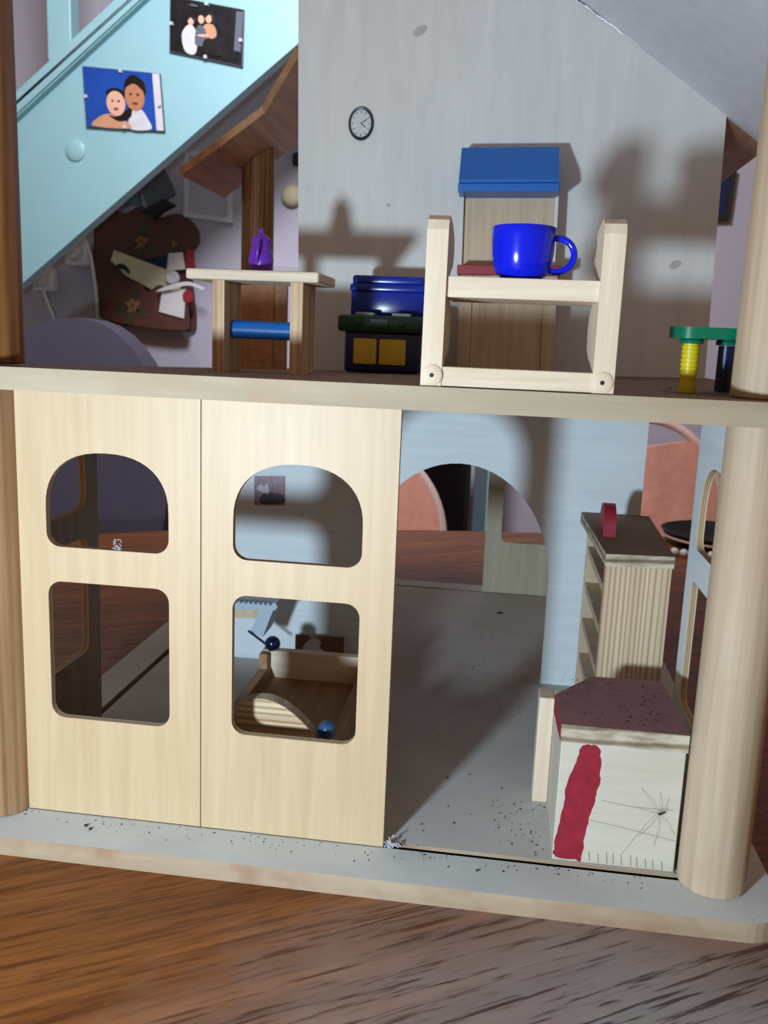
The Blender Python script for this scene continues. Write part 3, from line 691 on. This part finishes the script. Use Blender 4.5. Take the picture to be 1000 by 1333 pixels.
# doll table
t = thing('doll_table', 'small wooden doll table with a blue dowel between its legs', 'table', (0.11, 0.108, ZS1))
bm = B(); box(bm, 0.0695, 0.1520, 0.081, 0.135, 0.3140, 0.3203, bev=0.0014); obj('table_top', bm, M['toywood_x'], t)
for x0 in (0.0850, 0.1340):
    bm = B(); box(bm, x0, x0+0.0078, 0.085, 0.121, zf(x0, 0.10), 0.3142, bev=0.0005); obj('leg', bm, M['tablewood'], t)
bm = B(); tube(bm, [(0.0926, 0.103, 0.2850), (0.1342, 0.103, 0.2850)], 0.0057, 20); obj('dowel', bm, M['blue'], t, smooth=True)
# carved board standing behind the doll table
t = thing('carved_board', 'brown carved wooden board standing behind the doll table legs', 'board', (0.052, 0.303, 0.2490))
bm = B(); box(bm, 0.0380, 0.0680, 0.300, 0.306, 0.2492, 0.3235, bev=0.0008); obj('board', bm, M['carved'], t)
bm = B(); box(bm, 0.0680, 0.0790, 0.301, 0.306, 0.2498, 0.3235, bev=0.0006); obj('edge_strip', bm, M['brownroof'], t)
for cz_, a_, b_ in ((0.3130, 0.0105, 0.0045), (0.2985, 0.0090, 0.0040), (0.2650, 0.0105, 0.0050)):
    bm = B(); tube(bm, [(x, 0.2999, z) for x, z in ellipse(0.0540, cz_, a_, b_, 28)], 0.0005, 5, closed=True); obj('carved_oval', bm, M['brownroof'], t)
# purple jug
t = thing('jug', 'tiny purple plastic jug standing on the doll table', 'jug', (0.1085, 0.1105, 0.3203))
jx, jy, jz = 0.1085, 0.1105, 0.3205
bm = B(); lathe(bm, [(0.0058, 0), (0.0064, 0.0006), (0.0071, 0.0030), (0.0078, 0.0060), (0.0079, 0.0082), (0.0074, 0.0110), (0.0064, 0.0140), (0.0057, 0.0160), (0.0057, 0.0178), (0.0063, 0.0196), (0.0066, 0.0202), (0.0060, 0.0205)], (jx, jy, jz), 28); obj('body', bm, M['purple'], t, smooth=True, sharp=75)
bm = B(); lathe(bm, [(0.0058, 0.0202), (0.0046, 0.0222), (0.0018, 0.0236), (0.0014, 0.0244), (0.0020, 0.0256), (0.0012, 0.0270), (0.0002, 0.0272)], (jx, jy, jz), 20); obj('lid', bm, M['purple'], t, smooth=True, sharp=75)
bm = B(); tube(bm, [(jx+0.0005, jy-0.0052, jz+0.0190), (jx+0.0012, jy-0.0092, jz+0.0185), (jx+0.0008, jy-0.0105, jz+0.0140), (jx, jy-0.0096, jz+0.0085), (jx, jy-0.0072, jz+0.0055)], 0.0010, 8); obj('handle', bm, M['purple'], t, smooth=True, sharp=75)
bm = B(); tube(bm, [(jx, jy+0.0050, jz+0.0175), (jx, jy+0.0085, jz+0.0200)], 0.0022, 10, r1=0.0012); obj('spout', bm, M['purple'], t, smooth=True, sharp=75)

# toy kitchen unit
t = thing('toy_kitchen', 'blue and green plastic toy kitchen unit with yellow doors', 'toy kitchen', (0.175, 0.215, 0.2573))
KY = 0.082
def kx(x): return 0.26636+1.137*(x-0.26636)
def kz(z): return max(0.28389+1.137*(z-0.28389), 0.2576)
def kbox(bm, x0, x1, y0, y1, z0, z1, bev=0, seg=2): return box(bm, kx(x0), kx(x1), y0+KY, y1+KY, kz(z0), kz(z1), bev=bev, seg=seg)

bm = B(); kbox(bm, 0.1612, 0.2100, 0.1205, 0.150, 0.2560, 0.2880, bev=0.003, seg=3); obj('body', bm, M['navy'], t, smooth=True)
bm = B(); kbox(bm, 0.1568, 0.2140, 0.1165, 0.152, 0.2865, 0.2972, bev=0.0026, seg=3); obj('counter', bm, M['dkgreen'], t, smooth=True)
bm = B(); kbox(bm, 0.1620, 0.2105, 0.138, 0.150, 0.2960, 0.3165, bev=0.0015); obj('backsplash', bm, M['blueplastic'], t, smooth=True)
bm = B(); kbox(bm, 0.1612, 0.2112, 0.1365, 0.150, 0.3122, 0.3178, bev=0.0022, seg=4); obj('ridge', bm, M['blueplastic'], t, smooth=True)
bm = B(); kbox(bm, 0.1625, 0.2100, 0.139, 0.150, 0.3172, 0.3232, bev=0.0022, seg=4); obj('top_rail', bm, M['blueplastic'], t, smooth=True)
for x0, x1, hx in ((0.1675, 0.1826, 0.1795), (0.1842, 0.2015, 0.1868)):
    bm = B(); kbox(bm, x0, x1, 0.1188, 0.1215, 0.2662, 0.2826, bev=0.0012); d = obj('door', bm, M['amber'], t, smooth=True)
    bm = B(); kbox(bm, hx-0.0007, hx+0.0007, 0.1176, 0.1192, 0.2715, 0.2785, bev=0.0004); obj('door_handle', bm, M['amber'], d)
for x in (0.1705, 0.1990):
    bm = B(); disc(bm, kx(x), kz(0.2922), 0.1168+KY, [(0.0024, 0), (0.0024, 0.0010), (0.0014, 0.0016), (0.0002, 0.0016)], 16); obj('knob', bm, M['dkgreen'], t, smooth=True)
bm = B(); kbox(bm, 0.1780, 0.1900, 0.1157, 0.1170, 0.2892, 0.2952, bev=0.0005); obj('control_panel', bm, M['dkgreen'], t)
for x in (0.1740, 0.1975):
    bm = B(); kbox(bm, x-0.006, x+0.006, 0.120, 0.133, 0.2971, 0.2990, bev=0.0006); obj('hob_plate', bm, M['greyplate'], t)

# hooded cooker against the back wall
t = thing('hooded_cooker', 'wooden doll cooker with blue slanted hood behind the rack', 'toy cooker', (0.264, 0.25, 0.2585))
cooker = t
for x0, x1 in ((0.2285, 0.2382), (0.2915, 0.3012)):
    bm = B(); box(bm, x0, x1, 0.2385, 0.270, 0.2588, 0.3325, bev=0.0004); obj('side_panel', bm, M['cabwood'], t)
bm = B(); box(bm, 0.2384, 0.2913, 0.2405, 0.269, 0.2588, 0.3325); obj('front_panel', bm, M['cabwood'], t)
bm = B(); box(bm, 0.2268, 0.3030, 0.230, 0.2715, 0.3325, 0.3395, bev=0.0006); obj('red_ledge', bm, M['red'], t)
bm = B(); box(bm, 0.2290, 0.2965, 0.2565, 0.263, 0.3395, 0.3945); obj('back_panel', bm, M['cabwood'], t)
for x0, x1 in ((0.2262, 0.2289), (0.2966, 0.2993)):
    bm = B(); box(bm, x0, x1, 0.252, 0.2705, 0.3395, 0.3945); obj('upright', bm, M['paint_wall'], t)
bm = B(); plate(bm, [(0.2255, 0.3990), (0.2255, 0.3967), (0.2705, 0.3967), (0.2705, 0.4255), (0.2505, 0.4255)], [], (0.2262, 0, 0), (0, 1, 0), (0, 0, 1), (0.0716, 0, 0)); obj('hood', bm, M['blue'], t)
bm = B(); box(bm, 0.2258, 0.2984, 0.2250, 0.27050, 0.3905, 0.3962, bev=0.0004); obj('hood_lip', bm, M['blue'], t)

cooker.rotation_euler = (0, math.radians(-1.2), 0)
# rack with scalloped sides
t = thing('doll_rack', 'pale wooden doll rack with scalloped sides at the front edge', 'rack', (0.271, 0.0, ZS1))
prof = [(-0.0285, ZS1), (-0.0165, ZS1), (-0.0150, 0.272), (-0.008, 0.2755), (0.004, 0.2765), (0.016, 0.281), (0.021, 0.290), (0.017, 0.2985), (0.006, 0.3030), (0.006, 0.3135),
        (-0.004, 0.3150), (0.004, 0.3180), (0.015, 0.3205), (0.020, 0.3275), (0.016, 0.3345), (0.004, 0.3388), (-0.010, 0.3408), (-0.020, 0.3412), (-0.0265, 0.3385), (-0.0285, 0.3340)]
for x0, sk in ((0.2258, 0), (0.3064, 0)):
    bm = B(); plate(bm, prof, [], (x0, 0, 0), (0, 1, 0), (0, 0, 1), (0.0100, 0, 0))
    bmesh.ops.bevel(bm, geom=[e for e in bm.edges if len(e.link_faces) == 2 and e.calc_face_angle(0) > 1.2 and abs(e.verts[0].co.x-e.verts[1].co.x) < 1e-6], offset=0.0006, segments=2, affect='EDGES')
    obj('side_panel', bm, M['toywood'], t)
bm = B(); box(bm, 0.2356, 0.3066, -0.0265, 0.0290, 0.3036, 0.3132, bev=0.0004); obj('shelf', bm, M['toywood_x'], t)
bm = B(); box(bm, 0.2356, 0.3066, -0.0278, -0.0190, ZS1+0.0003, 0.2712, bev=0.0004); obj('bottom_beam', bm, M['toywood_x'], t)
for x in (0.2312, 0.3110):
    bm = B(); disc(bm, x, 0.2670, -0.0283, [(0.0050, 0), (0.0050, 0.0007), (0.0046, 0.0010), (0.0011, 0.0010), (0.0010, 0.0)], 24); d = obj('plug', bm, M['toywood'], t, smooth=True)
    bm = B(); disc(bm, x, 0.2670, -0.02835, [(0.0011, 0), (0.0011, 0.0004), (0.0001, 0.0004)], 12); obj('plug_hole', bm, M['black'], d)
# blue cup
t = thing('cup', 'shiny royal blue toy cup on the pale rack', 'cup', (0.2705, -0.0115, 0.3132))
cx, cy, cz = 0.2705, -0.0115, 0.3134
bm = B(); lathe(bm, [(0.0098, 0), (0.0102, 0.0012), (0.0122, 0.0022), (0.0138, 0.0065), (0.0147, 0.0120), (0.0150, 0.0200), (0.0153, 0.0238), (0.0149, 0.0243), (0.0143, 0.0238), (0.0140, 0.0190), (0.0136, 0.0115), (0.0122, 0.0050), (0.0090, 0.0030), (0.0005, 0.0028)], (cx, cy, cz), 48); obj('bowl', bm, M['bluecup'], t, smooth=True, sharp=75)
hp = []
for i in range(15):
    a = math.radians(112 - 222*i/14); hp.append((cx+0.0158+0.0085*math.cos(a), cy+0.001, cz+0.0120+0.0078*math.sin(a)))
hp[0] = (cx+0.0143, cy+0.001, cz+0.0190); hp[-1] = (cx+0.0125, cy+0.001, cz+0.0050)
bm = B(); tube(bm, hp, 0.00165, 10); obj('handle', bm, M['bluecup'], t, smooth=True, sharp=75)

# green table on ribbed legs
t = thing('toy_table', 'green plastic toy table on yellow and navy legs behind the right post', 'table', (0.39, 0.045, ZS1))
ctr = [(0.3610, 0.0330), (0.3860, 0.0640), (0.4300, 0.0620), (0.4150, 0.0345)]
pts = []
n = len(ctr); R_ = 0.0115
area_order = list(reversed(ctr))
for i in range(n):
    p = Vector(area_order[i]); a_ = Vector(area_order[i-1]); b_ = Vector(area_order[(i+1) % n])
    d1 = (p-a_).normalized(); d2 = (b_-p).normalized()
    n1 = Vector((d1.y, -d1.x)); n2 = Vector((d2.y, -d2.x))
    a0 = math.atan2(n1.y, n1.x); a1 = math.atan2(n2.y, n2.x)
    if a1 < a0: a1 += 2*PI
    for k in range(9):
        a = a0+(a1-a0)*k/8; pts.append((p.x+R_*math.cos(a), p.y+R_*math.sin(a)))
bm = B(); plate(bm, pts, [], (0, 0, 0.2895), (1, 0, 0), (0, 1, 0), (0, 0, 0.0058))
bmesh.ops.bevel(bm, geom=[e for e in bm.edges if len(e.link_faces) == 2 and e.calc_face_angle(0) > 1.2 and abs(e.verts[0].co.z-e.verts[1].co.z) < 1e-6], offset=0.0018, segments=3, affect='EDGES')
obj('table_top', bm, M['green'], t, smooth=True)
for i, (x, y) in enumerate(ctr):
    mt = M['navy'] if i == 1 else M['yellow']
    bm = B(); lathe(bm, [(0.0058, 0), (0.0062, 0.0015), (0.0052, 0.0030)], (x, y, 0.2868), 20); obj('leg_socket', bm, M['green'], t, smooth=True)
    pr = [(0.0046, 0.0), (0.0048, 0.004), (0.0040, 0.0055), (0.0040, 0.0085)]
    if i == 1: pr = [(0.0044, 0), (0.0044, 0.025)]
    else:
        for k in range(7): z = 0.0095+0.00225*k; pr += [(0.0046, z), (0.0046, z+0.0011), (0.0041, z+0.0014), (0.0041, z+0.0018)]
        pr.append((0.0042, 0.0265))
    bm = B(); lathe(bm, pr, (x, y, ZS1), 20); obj('leg', bm, mt, t, smooth=True)

# ------------------------------------------------------------------ lower storey toys
# red topped block
t = thing('doll_counter', 'cream wooden block with dusty red top and a painted red stripe', 'toy block', (0.343, 0.045, 0.0004))
bm = B(); box(bm, 0.3090, 0.3752, 0.0065, 0.080, 0.0006, 0.0722, bev=0.0006); obj('body', bm, M['cream'], t)
bm = B(); plate(bm, [(0.3082, 0.0045), (0.3756, 0.0045), (0.3738, 0.0835), (0.3305, 0.0815), (0.3066, 0.0460)], [], (0, 0, 0.0722), (1, 0, 0), (0, 1, 0), (0, 0, 0.0100), mf=0, me=0)
for f in bm.faces:
    if all(v.co.y < 0.005 for v in f.verts): f.material_index = 1
    elif abs(f.normal.z) < 0.3 and not all(abs(v.co.z-f.verts[0].co.z) < 1e-5 for v in f.verts): f.material_index = 2
obj('top_board', bm, [M['redtop'], M['ring'], M['red']], t)
bm = B(); box(bm, 0.2995, 0.3088, 0.0700, 0.0860, 0.0006, 0.0700, bev=0.0006); obj('side_strip', bm, M['toywood'], t)
stripe = smoothpoly([(0.3110, 0.0026), (0.3215, 0.0022), (0.3250, 0.0024), (0.3262, 0.0200), (0.3285, 0.0330), (0.3305, 0.0440), (0.3312, 0.0560), (0.3296, 0.0690), (0.3245, 0.0710), (0.3196, 0.0690), (0.3180, 0.0600), (0.3140, 0.0480), (0.3130, 0.0330), (0.3100, 0.0150), (0.3096, 0.0080)], 6)
stripe = [(min(max(x, 0.3093), 0.375)+random.uniform(-0.0005, 0.0005), z+random.uniform(-0.0003, 0.0003)) for x, z in stripe]
bm = B(); plate(bm, stripe, [], (0, 0.00635, 0), (1, 0, 0), (0, 0, 1), (0, 0.0003, 0)); obj('paint_stripe', bm, M['red'], t)
M['pencil'] = plain('pencil_grey', (166, 160, 148), 0.7)
for pts in ([(0.333, 0.0392), (0.350, 0.0372), (0.372, 0.0376)], [(0.327, 0.0270), (0.345, 0.0245), (0.3745, 0.0195)], [(0.346, 0.0075), (0.358, 0.0280), (0.366, 0.0385)]):
    bm = B(); tube(bm, [(x, 0.0064, z) for x, z in pts], 0.00018, 5); obj('pencil_line', bm, M['pencil'], t)
for k in range(10):
    x = 0.3300+0.0043*k+random.uniform(-0.0006, 0.0006)
    bm = B(); tube(bm, [(x, 0.0064, 0.0018), (x-0.0007, 0.0064, 0.0075+random.uniform(-0.001, 0.001))], 0.0003, 5); obj('grain_mark', bm, M['pencil'], t)
# spider on the block
t = thing('spider', 'thin long legged spider on the front of the cream block', 'spider', (0.3640, 0.004, 0.0305))
sx_, sz_ = 0.3640, 0.0355
bm = B(); ball(bm, (0, 0, 0), 0.0011, 12, (1.9, 0.8, 0.7)); bmesh.ops.rotate(bm, verts=bm.verts, matrix=Matrix.Rotation(-0.5, 3, 'Y')); bmesh.ops.translate(bm, verts=bm.verts, vec=(sx_+0.0012, 0.0048, sz_+0.0005)); obj('body', bm, M['crumb'], t, smooth=True)
for a, l in ((35, 0.006), (62, 0.010), (92, 0.012), (128, 0.017), (172, 0.013), (238, 0.018), (268, 0.020), (312, 0.016)):
    a = math.radians(a); ex, ez = min(sx_+l*math.cos(a), 0.3735), sz_+l*math.sin(a)
    bm = B(); tube(bm, [(sx_, 0.0048, sz_), ((sx_+ex)/2, 0.0036, (sz_+ez)/2+0.0006), (ex, 0.0062, ez)], 0.00009, 5); obj('leg', bm, M['pencil'], t)

# open shelf cabinet
t = thing('doll_cabinet', 'brown wooden doll shelf cabinet with dusty top against the lower wall', 'cabinet', (0.362, 0.2, 0.0004))
A, Bx, y0, y1 = 0.3400, 0.3830, 0.136, 0.270
bm = B(); plate(bm, [(0.3385, 0.1250), (0.3830, 0.1300), (0.3875, 0.2730), (0.3336, 0.2715)], [], (0, 0, 0.1428), (1, 0, 0), (0, 1, 0), (0, 0, 0.0080), mf=0, me=1)
obj('top_board', bm, [M['dustytop'], M['ring']], t)
bm = B(); box(bm, A, Bx, y0, y0+0.006, 0.0005, 0.1428); obj('near_side', bm, M['ribbed'], t)
bm = B(); box(bm, A, Bx, y1-0.006, y1, 0.0005, 0.1428); obj('far_side', bm, M['cabwood'], t)
bm = B(); box(bm, Bx-0.004, Bx, y0+0.006, y1-0.006, 0.0005, 0.1428); obj('back_panel', bm, M['cabwood'], t)
for z in (0.002, 0.0290, 0.0590, 0.0890, 0.1190):
    bm = B(); box(bm, A+0.0005, Bx-0.004, y0+0.006, y1-0.006, z, z+0.0058); obj('shelf', bm, M['cabwood'], t)
# red half round
bm = B(); pts = [(0.180, 0.0)] + [(0.196+0.016*math.cos(PI-PI*i/20), 0.0215*math.sin(PI*i/20)**0.8) for i in range(1, 20)] + [(0.212, 0.0)]
plate(bm, pts, [], (0.3420, 0, 0.1509), (0, 1, 0), (0, 0, 1), (0.0085, 0, 0))
tag(obj('half_round_block', bm, M['red']), 'small red half round wooden block on top of the brown cabinet', 'toy block')

# doll bed
t = thing('doll_bed', 'wooden doll bed with arched footboard and ball knobs behind the window doors', 'bed', (0.134, 0.11, 0.0004))
foot = [(0.1192, 0.0445), (0.1188, 0.0600), (0.1196, 0.0630), (0.1220, 0.0662), (0.1265, 0.0688), (0.1320, 0.0701), (0.1375, 0.0702), (0.1430, 0.0690), (0.1490, 0.0663), (0.1550, 0.0622), (0.1605, 0.0574), (0.1655, 0.0522), (0.1688, 0.0483), (0.1690, 0.0445)]
bm = B(); plate(bm, foot, [], (0, 0.0290, 0), (1, 0, 0), (0, 0, 1), (0, 0.0090, 0), mf=0, me=1); obj('footboard', bm, [M['striped_x'], M['endgrain']], t)
bm = B(); box(bm, 0.1000, 0.1705, 0.0315, 0.0385, 0.0140, 0.0445); obj('foot_beam', bm, M['bedwood'], t)
bm = B(); box(bm, 0.0930, 0.1765, 0.1850, 0.1930, 0.012, 0.0430, bev=0.0006); obj('headboard', bm, M['toywood_x'], t)
for x0, x1 in ((0.0935, 0.1000), (0.1695, 0.1760)):
    bm = B(); box(bm, x0, x1, 0.0385, 0.1850, 0.016, 0.0310, bev=0.0005); obj('side_rail', bm, M['bedwood'], t)
bm = B(); box(bm, 0.1000, 0.1695, 0.0385, 0.1850, 0.0165, 0.0215); obj('bed_base', bm, M['bedwood'], t)
for x0, yy, zt in ((0.0930, 0.176, 0.0425), (0.1705, 0.176, 0.0425), (0.0935, 0.0300, 0.046), (0.1705, 0.0300, 0.0470)):
    bm = B(); box(bm, x0, x0+0.0065, yy, yy+0.0085, 0.0006, zt, bev=0.0005); obj('leg', bm, M['bedwood'], t)
for x, yy, z, mt, r in ((0.1738, 0.0338, 0.0523, M['blueball'], 0.0056), (0.1010, 0.1860, 0.0482, M['darkball'], 0.0060)):
    bm = B(); ball(bm, (x, yy, z), r, 24); obj('ball_knob', bm, mt, t, smooth=True)

# tipped stool behind the bed
t = thing('doll_stool', 'pale blue painted doll stool with slanted leg behind the bed', 'stool', (0.06, 0.225, 0.0004))
bm = B(); plate(bm, [(0.0225, 0.0645), (0.0965, 0.0678), (0.0988, 0.0705), (0.0975, 0.0738), (0.0225, 0.0718)], [], (0, 0.208, 0), (1, 0, 0), (0, 0, 1), (0, 0.036, 0)); obj('seat', bm, M['palepaint'], t)
for k in range(13):
    x = 0.0440+0.0040*k
    bm = B(); box(bm, x, x+0.0022, 0.2074, 0.2100, 0.07190+0.0000267*1000*(x-0.044)/1000, 0.0742); obj('slat', bm, M['slate'], t)
bm = B(); plate(bm, [(0.0225, 0.0560), (0.0800, 0.0588), (0.0880, 0.0672), (0.0225, 0.0645)], [], (0, 0.212, 0), (1, 0, 0), (0, 0, 1), (0, 0.008, 0)); obj('apron', bm, M['cabwood'], t)
bm = B(); plate(bm, [(0.0845, 0.0672), (0.0950, 0.0676), (0.0865, 0.0440), (0.0765, 0.0480)], [], (0, 0.210, 0), (1, 0, 0), (0, 0, 1), (0, 0.030, 0)); obj('slanted_leg', bm, M['palepaint'], t)
bm = B(); tube(bm, [(0.0750, 0.209, 0.0490), (0.0905, 0.209, 0.0385)], 0.0011, 8); obj('dark_rod', bm, M['darkball'], t)
bm = B(); box(bm, 0.0225, 0.0330, 0.210, 0.240, 0.0006, 0.0645); obj('upright_leg', bm, M['palepaint'], t)
# card and small picture
t = thing('photo_card', 'brown photo card leaning on the lower wall behind the bed', 'card', (0.122, 0.262, 0.0004))
M['browncard'] = plain('brown_card', (128, 84, 60), 0.6, 0.15, 150)
bm = B(); plate(bm, [(0.1016, 0.0006), (0.1440, 0.0006), (0.1440, 0.0312), (0.1016, 0.0306)], [], (0, 0.262, 0), (1, 0, 0), (0, 0, 1), (0, 0.0012, 0)); obj('card', bm, M['browncard'], t)
bm = B(); plate(bm, smoothpoly([(0.109, 0.017), (0.112, 0.025), (0.118, 0.0285), (0.124, 0.026), (0.123, 0.021), (0.127, 0.017)]), [], (0, 0.2615, 0), (1, 0, 0), (0, 0, 1), (0, 0.0008, 0)); obj('printed_figure', bm, M['printwhite'], t)
t = thing('wall_picture', 'small pink and grey picture print on the lower partition wall', 'picture', (0.074, 0.2745, 0.139))
bm = B(); plate(bm, [(0.0605, 0.1386), (0.0873, 0.1401), (0.0868, 0.1652), (0.0600, 0.1637)], [], (0, 0.2742, 0), (1, 0, 0), (0, 0, 1), (0, 0.0007, 0)); obj('print', bm, plain('mauve_print', (168, 140, 156), 0.5, 0.25, 260), t)
bm = B(); plate(bm, smoothpoly([(0.067, 0.1405), (0.0665, 0.147), (0.072, 0.151), (0.079, 0.150), (0.0855, 0.149), (0.086, 0.142)]), [], (0, 0.2739, 0), (1, 0, 0), (0, 0, 1), (0, 0.0005, 0)); obj('printed_shape', bm, plain('plum_print', (84, 62, 78), 0.5, 0.25, 260), t)
bm = B(); plate(bm, smoothpoly([(0.0625, 0.153), (0.066, 0.157), (0.069, 0.155), (0.0715, 0.158), (0.0735, 0.1505), (0.068, 0.1500)]), [], (0, 0.2737, 0), (1, 0, 0), (0, 0, 1), (0, 0.0005, 0)); obj('printed_shape', bm, M['printwhite'], t)

# ------------------------------------------------------------------ lint and crumbs
def lint(name, label, c, r, n, rad=0.00028):
    bm = B()
    for k in range(n):
        p = Vector(c)+Vector((random.uniform(-r, r), random.uniform(-r*0.6, r*0.6), random.uniform(-r*0.3, r))); pts = [p.copy()]
        for q in range(5):
            p = p+Vector((random.uniform(-r, r), random.uniform(-r*0.6, r*0.6), random.uniform(-r, r)))*0.5
            p.z = max(p.z, c[2]-r*0.3); pts.append(p.copy())
        tube(bm, pts, rad, 4)
    return tag(obj(name, bm, M['lint']), label, 'lint', 'dust fluff', 'stuff')
lint('lint_tuft', 'grey lint tuft on the floor at the bottom corner of the open door', (0.2190, 0.0015, 0.0018), 0.0030, 26)
lint('lint_thread', 'white lint thread on the lower edge of the left arched window', (0.0592, -0.0006, 0.1640), 0.0030, 8, 0.00022)
lint('lint_speck', 'grey lint on the upper floor beside the yellow table leg', (0.3520, 0.036, 0.2635), 0.0024, 12, 0.00022)
bm = B()
def crumb(x, y, z, s):
    q = bmesh.ops.create_icosphere(bm, subdivisions=1, radius=s)['verts']
    k = random.uniform(0.6, 2.0); a = random.uniform(0, PI)
    for v in q:
        vx = v.co.x*k; v.co = Vector((x+vx*math.cos(a)-v.co.y*math.sin(a), y+vx*math.sin(a)+v.co.y*math.cos(a), z+v.co.z*0.6))
for _ in range(220): crumb(random.uniform(0.2, 0.38), random.uniform(0.004, 0.5), 0.0007, random.uniform(0.00015, 0.00055))
for _ in range(60): crumb(random.uniform(0.275, 0.308), random.uniform(0.006, 0.07), 0.0007, random.uniform(0.0002, 0.0005))
for _ in range(130): crumb(random.uniform(-0.02, 0.36), -abs(random.gauss(0.001, 0.008)), 0.0002, random.uniform(0.00015, 0.0005)) if True else None
for _ in range(60): crumb(random.uniform(0.312, 0.37), random.uniform(0.01, 0.075), 0.0824, random.uniform(0.0002, 0.0006))
for x, y, s in ((0.2760, 0.47, 0.0022), (0.0430, -0.0120, 0.0011), (0.0470, -0.0150, 0.0012), (0.2680, -0.0130, 0.0008), (0.2450, 0.09, 0.0009)): crumb(x, y, 0.0008, s)
tag(obj('dust_crumbs', bm, M['crumb']), 'dark dust crumbs scattered over the dollhouse floor and base', 'dust', None, 'stuff')
